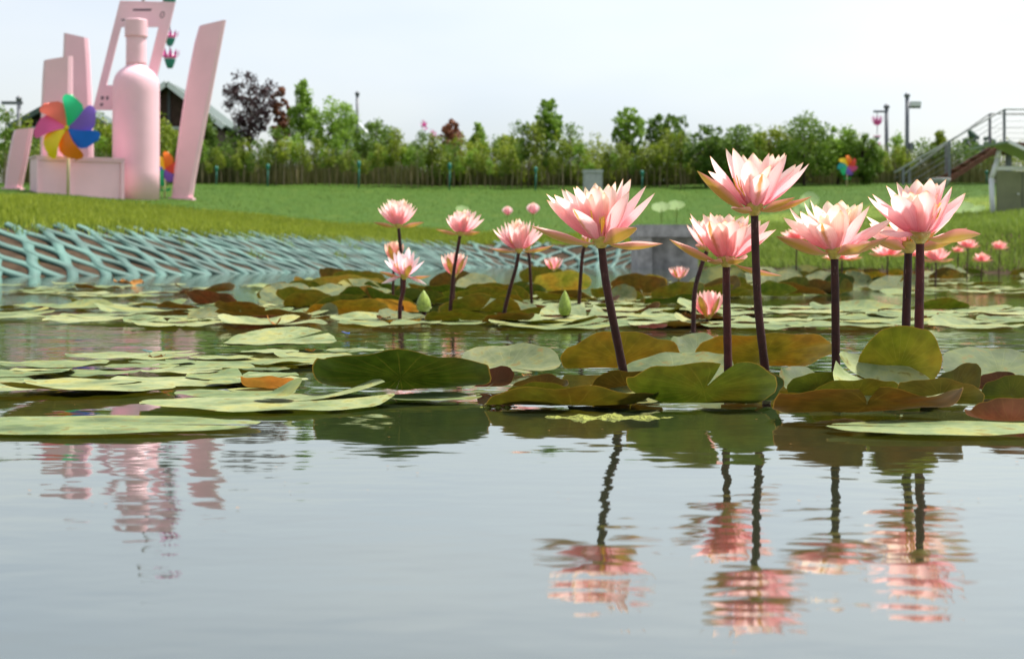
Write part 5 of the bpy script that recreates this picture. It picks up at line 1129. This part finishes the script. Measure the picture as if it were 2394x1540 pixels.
# ------------------------------------------------------------------ small things on the water
def algae(px, py, wpx, hpx, label, seed):
    d = wd(py); k = d/FPX; rng = np.random.default_rng(seed); n_ = 26; W_ = wpx*k/2; D_ = W_*.28; mb_v, fs = [], []
    gx = 40; gy = 14; V = np.zeros((gy, gx, 3)); u = np.linspace(-1, 1, gx); v = np.linspace(-1, 1, gy); U, Vv = np.meshgrid(u, v)
    m_ = np.clip(1-(np.abs(U)**2.4+np.abs(Vv)**2.2), 0, 1); nz = rng.random((gy, gx))
    V[...,0] = U*W_*(1+.05*np.sin(Vv*9)); V[...,1] = Vv*D_+W_*.05*np.sin(U*7+seed); V[...,2] = m_**.5*hpx*k*.38*(.4+.9*nz)*(1+.5*np.sin(U*13+seed)) - .003
    idx = np.arange(gx*gy).reshape(gy, gx); F = np.stack([idx[:-1,:-1], idx[:-1,1:], idx[1:,1:], idx[1:,:-1]], -1).reshape(-1, 4)
    o = obj('algae_mat', mesh_arr('algae_mat', V.reshape(-1,3), F, M['algae']), None, ((px-CX)*k, d, .002)); tag(o, label, 'algae')
algae(1425, 976, 310, 18, 'yellow-green algae scum floating in front of the notched green pad', 1); algae(1165, 952, 90, 16, 'small algae clot between the yellow-green pad and the low wide pad', 2)
algae(2085, 984, 170, 10, 'thin algae streak between the rust brown rim and the large flat pad', 3); algae(350, 893, 150, 5, 'thin algae film on the left floating field', 4)
def dead_leaf(px, py, w, label, seed, z=.008):
    d = wd(py); k = d/FPX; R = w*k/2; V, F, UV = pad_geo(R, 0, [(1.0+seed, .0, .4, 1.0), (4.0+seed, .2, .3, 1.2)], .1, .25, seed, .45, 5, 24, slit=.02)
    tag(obj('dead_leaf', mesh_arr('dead_leaf', V, F, M['dead_leaf']), None, ((px-CX)*k, d, z)), label, 'dead leaf')
dead_leaf(895, 752, 34, 'curled yellow dead leaf on the pads in front of the pointed bud', 1); dead_leaf(640, 766, 46, 'yellow dead leaf lying at the edge of the open water', 2); dead_leaf(725, 833, 30, 'dark curled dead leaf on the left floating field', 3)
dead_leaf(365, 848, 40, 'brown dead leaf strip on the left floating field', 4); dead_leaf(1612, 745, 30, 'orange dead leaf beside the half-open salmon lily', 5); dead_leaf(2175, 757, 44, 'orange dead leaf behind the two right stems', 6)
dead_leaf(300, 667, 70, 'brown dead leaves drifting below the net', 7); dead_leaf(1225, 893, 16, 'tiny dead scrap near the reddish pad edge', 8)
def damselfly(px, py, label, matn):
    d = wd(py); k = d/FPX; e_ = empty('damselfly', ((px-CX)*k, d, .007)); e_.scale = (.6, .6, .6); mb = MB(); mb.tube([(-.013, 0, .012), (.0, 0, .008), (.010, 0, .007)], [.0008, .0011, .0016], 6); mb.build('body', M['vane_'+matn], e_, True)
    mb = MB(); mb.lathe([(.0005, 0), (.002, .0015), (.0018, .003), (.0004, .004)], 8, (.0115, 0, .005)); mb.build('head', M['vane_'+matn], e_, True)
    for s_ in (-1, 1):
        mb = MB(); mb.add([(.004, s_*.001, .009), (-.004, s_*.004, .012), (-.011, s_*.005, .014), (-.004, s_*.002, .013)], [(0,1,2,3)]); mb.build('wing', M['steel'], e_)
    for q in (-.002, .003, .007):
        mb = MB(); mb.tube([(q, 0, .007), (q, .004, .004), (q, .006, -.008)], .0003, 4); mb.tube([(q, 0, .007), (q, -.004, .004), (q, -.006, -.008)], .0003, 4); mb.build('legs', M['dark_metal'], e_)
    tag(e_, label, 'damselfly')
damselfly(808, 792, 'blue damselfly resting on a pad left of the middle open water', 'blue'); damselfly(344, 838, 'grey-blue damselfly on the left floating field', 'teal')

rs = np.random.default_rng(21); ns_ = 220; dd = rs.uniform(.9, 3.2, ns_); xx = rs.uniform(-.42, .42, ns_)*dd; sz = rs.uniform(.0004, .0011, ns_); aa = rs.uniform(0, 6.28, ns_)
Vs = np.stack([np.stack([xx+sz*np.cos(aa+q)*1.5, dd+sz*np.sin(aa+q), np.full(ns_, .0012)], 1) for q in (0, 1.3, 2.9, 4.4)], 1)
tag(obj('floating_specks', mesh_arr('floating_specks', Vs.reshape(-1, 3), np.arange(ns_*4).reshape(ns_, 4), M['dead_leaf'], False)), 'tiny brown specks drifting on the open water', 'debris', kind='stuff')
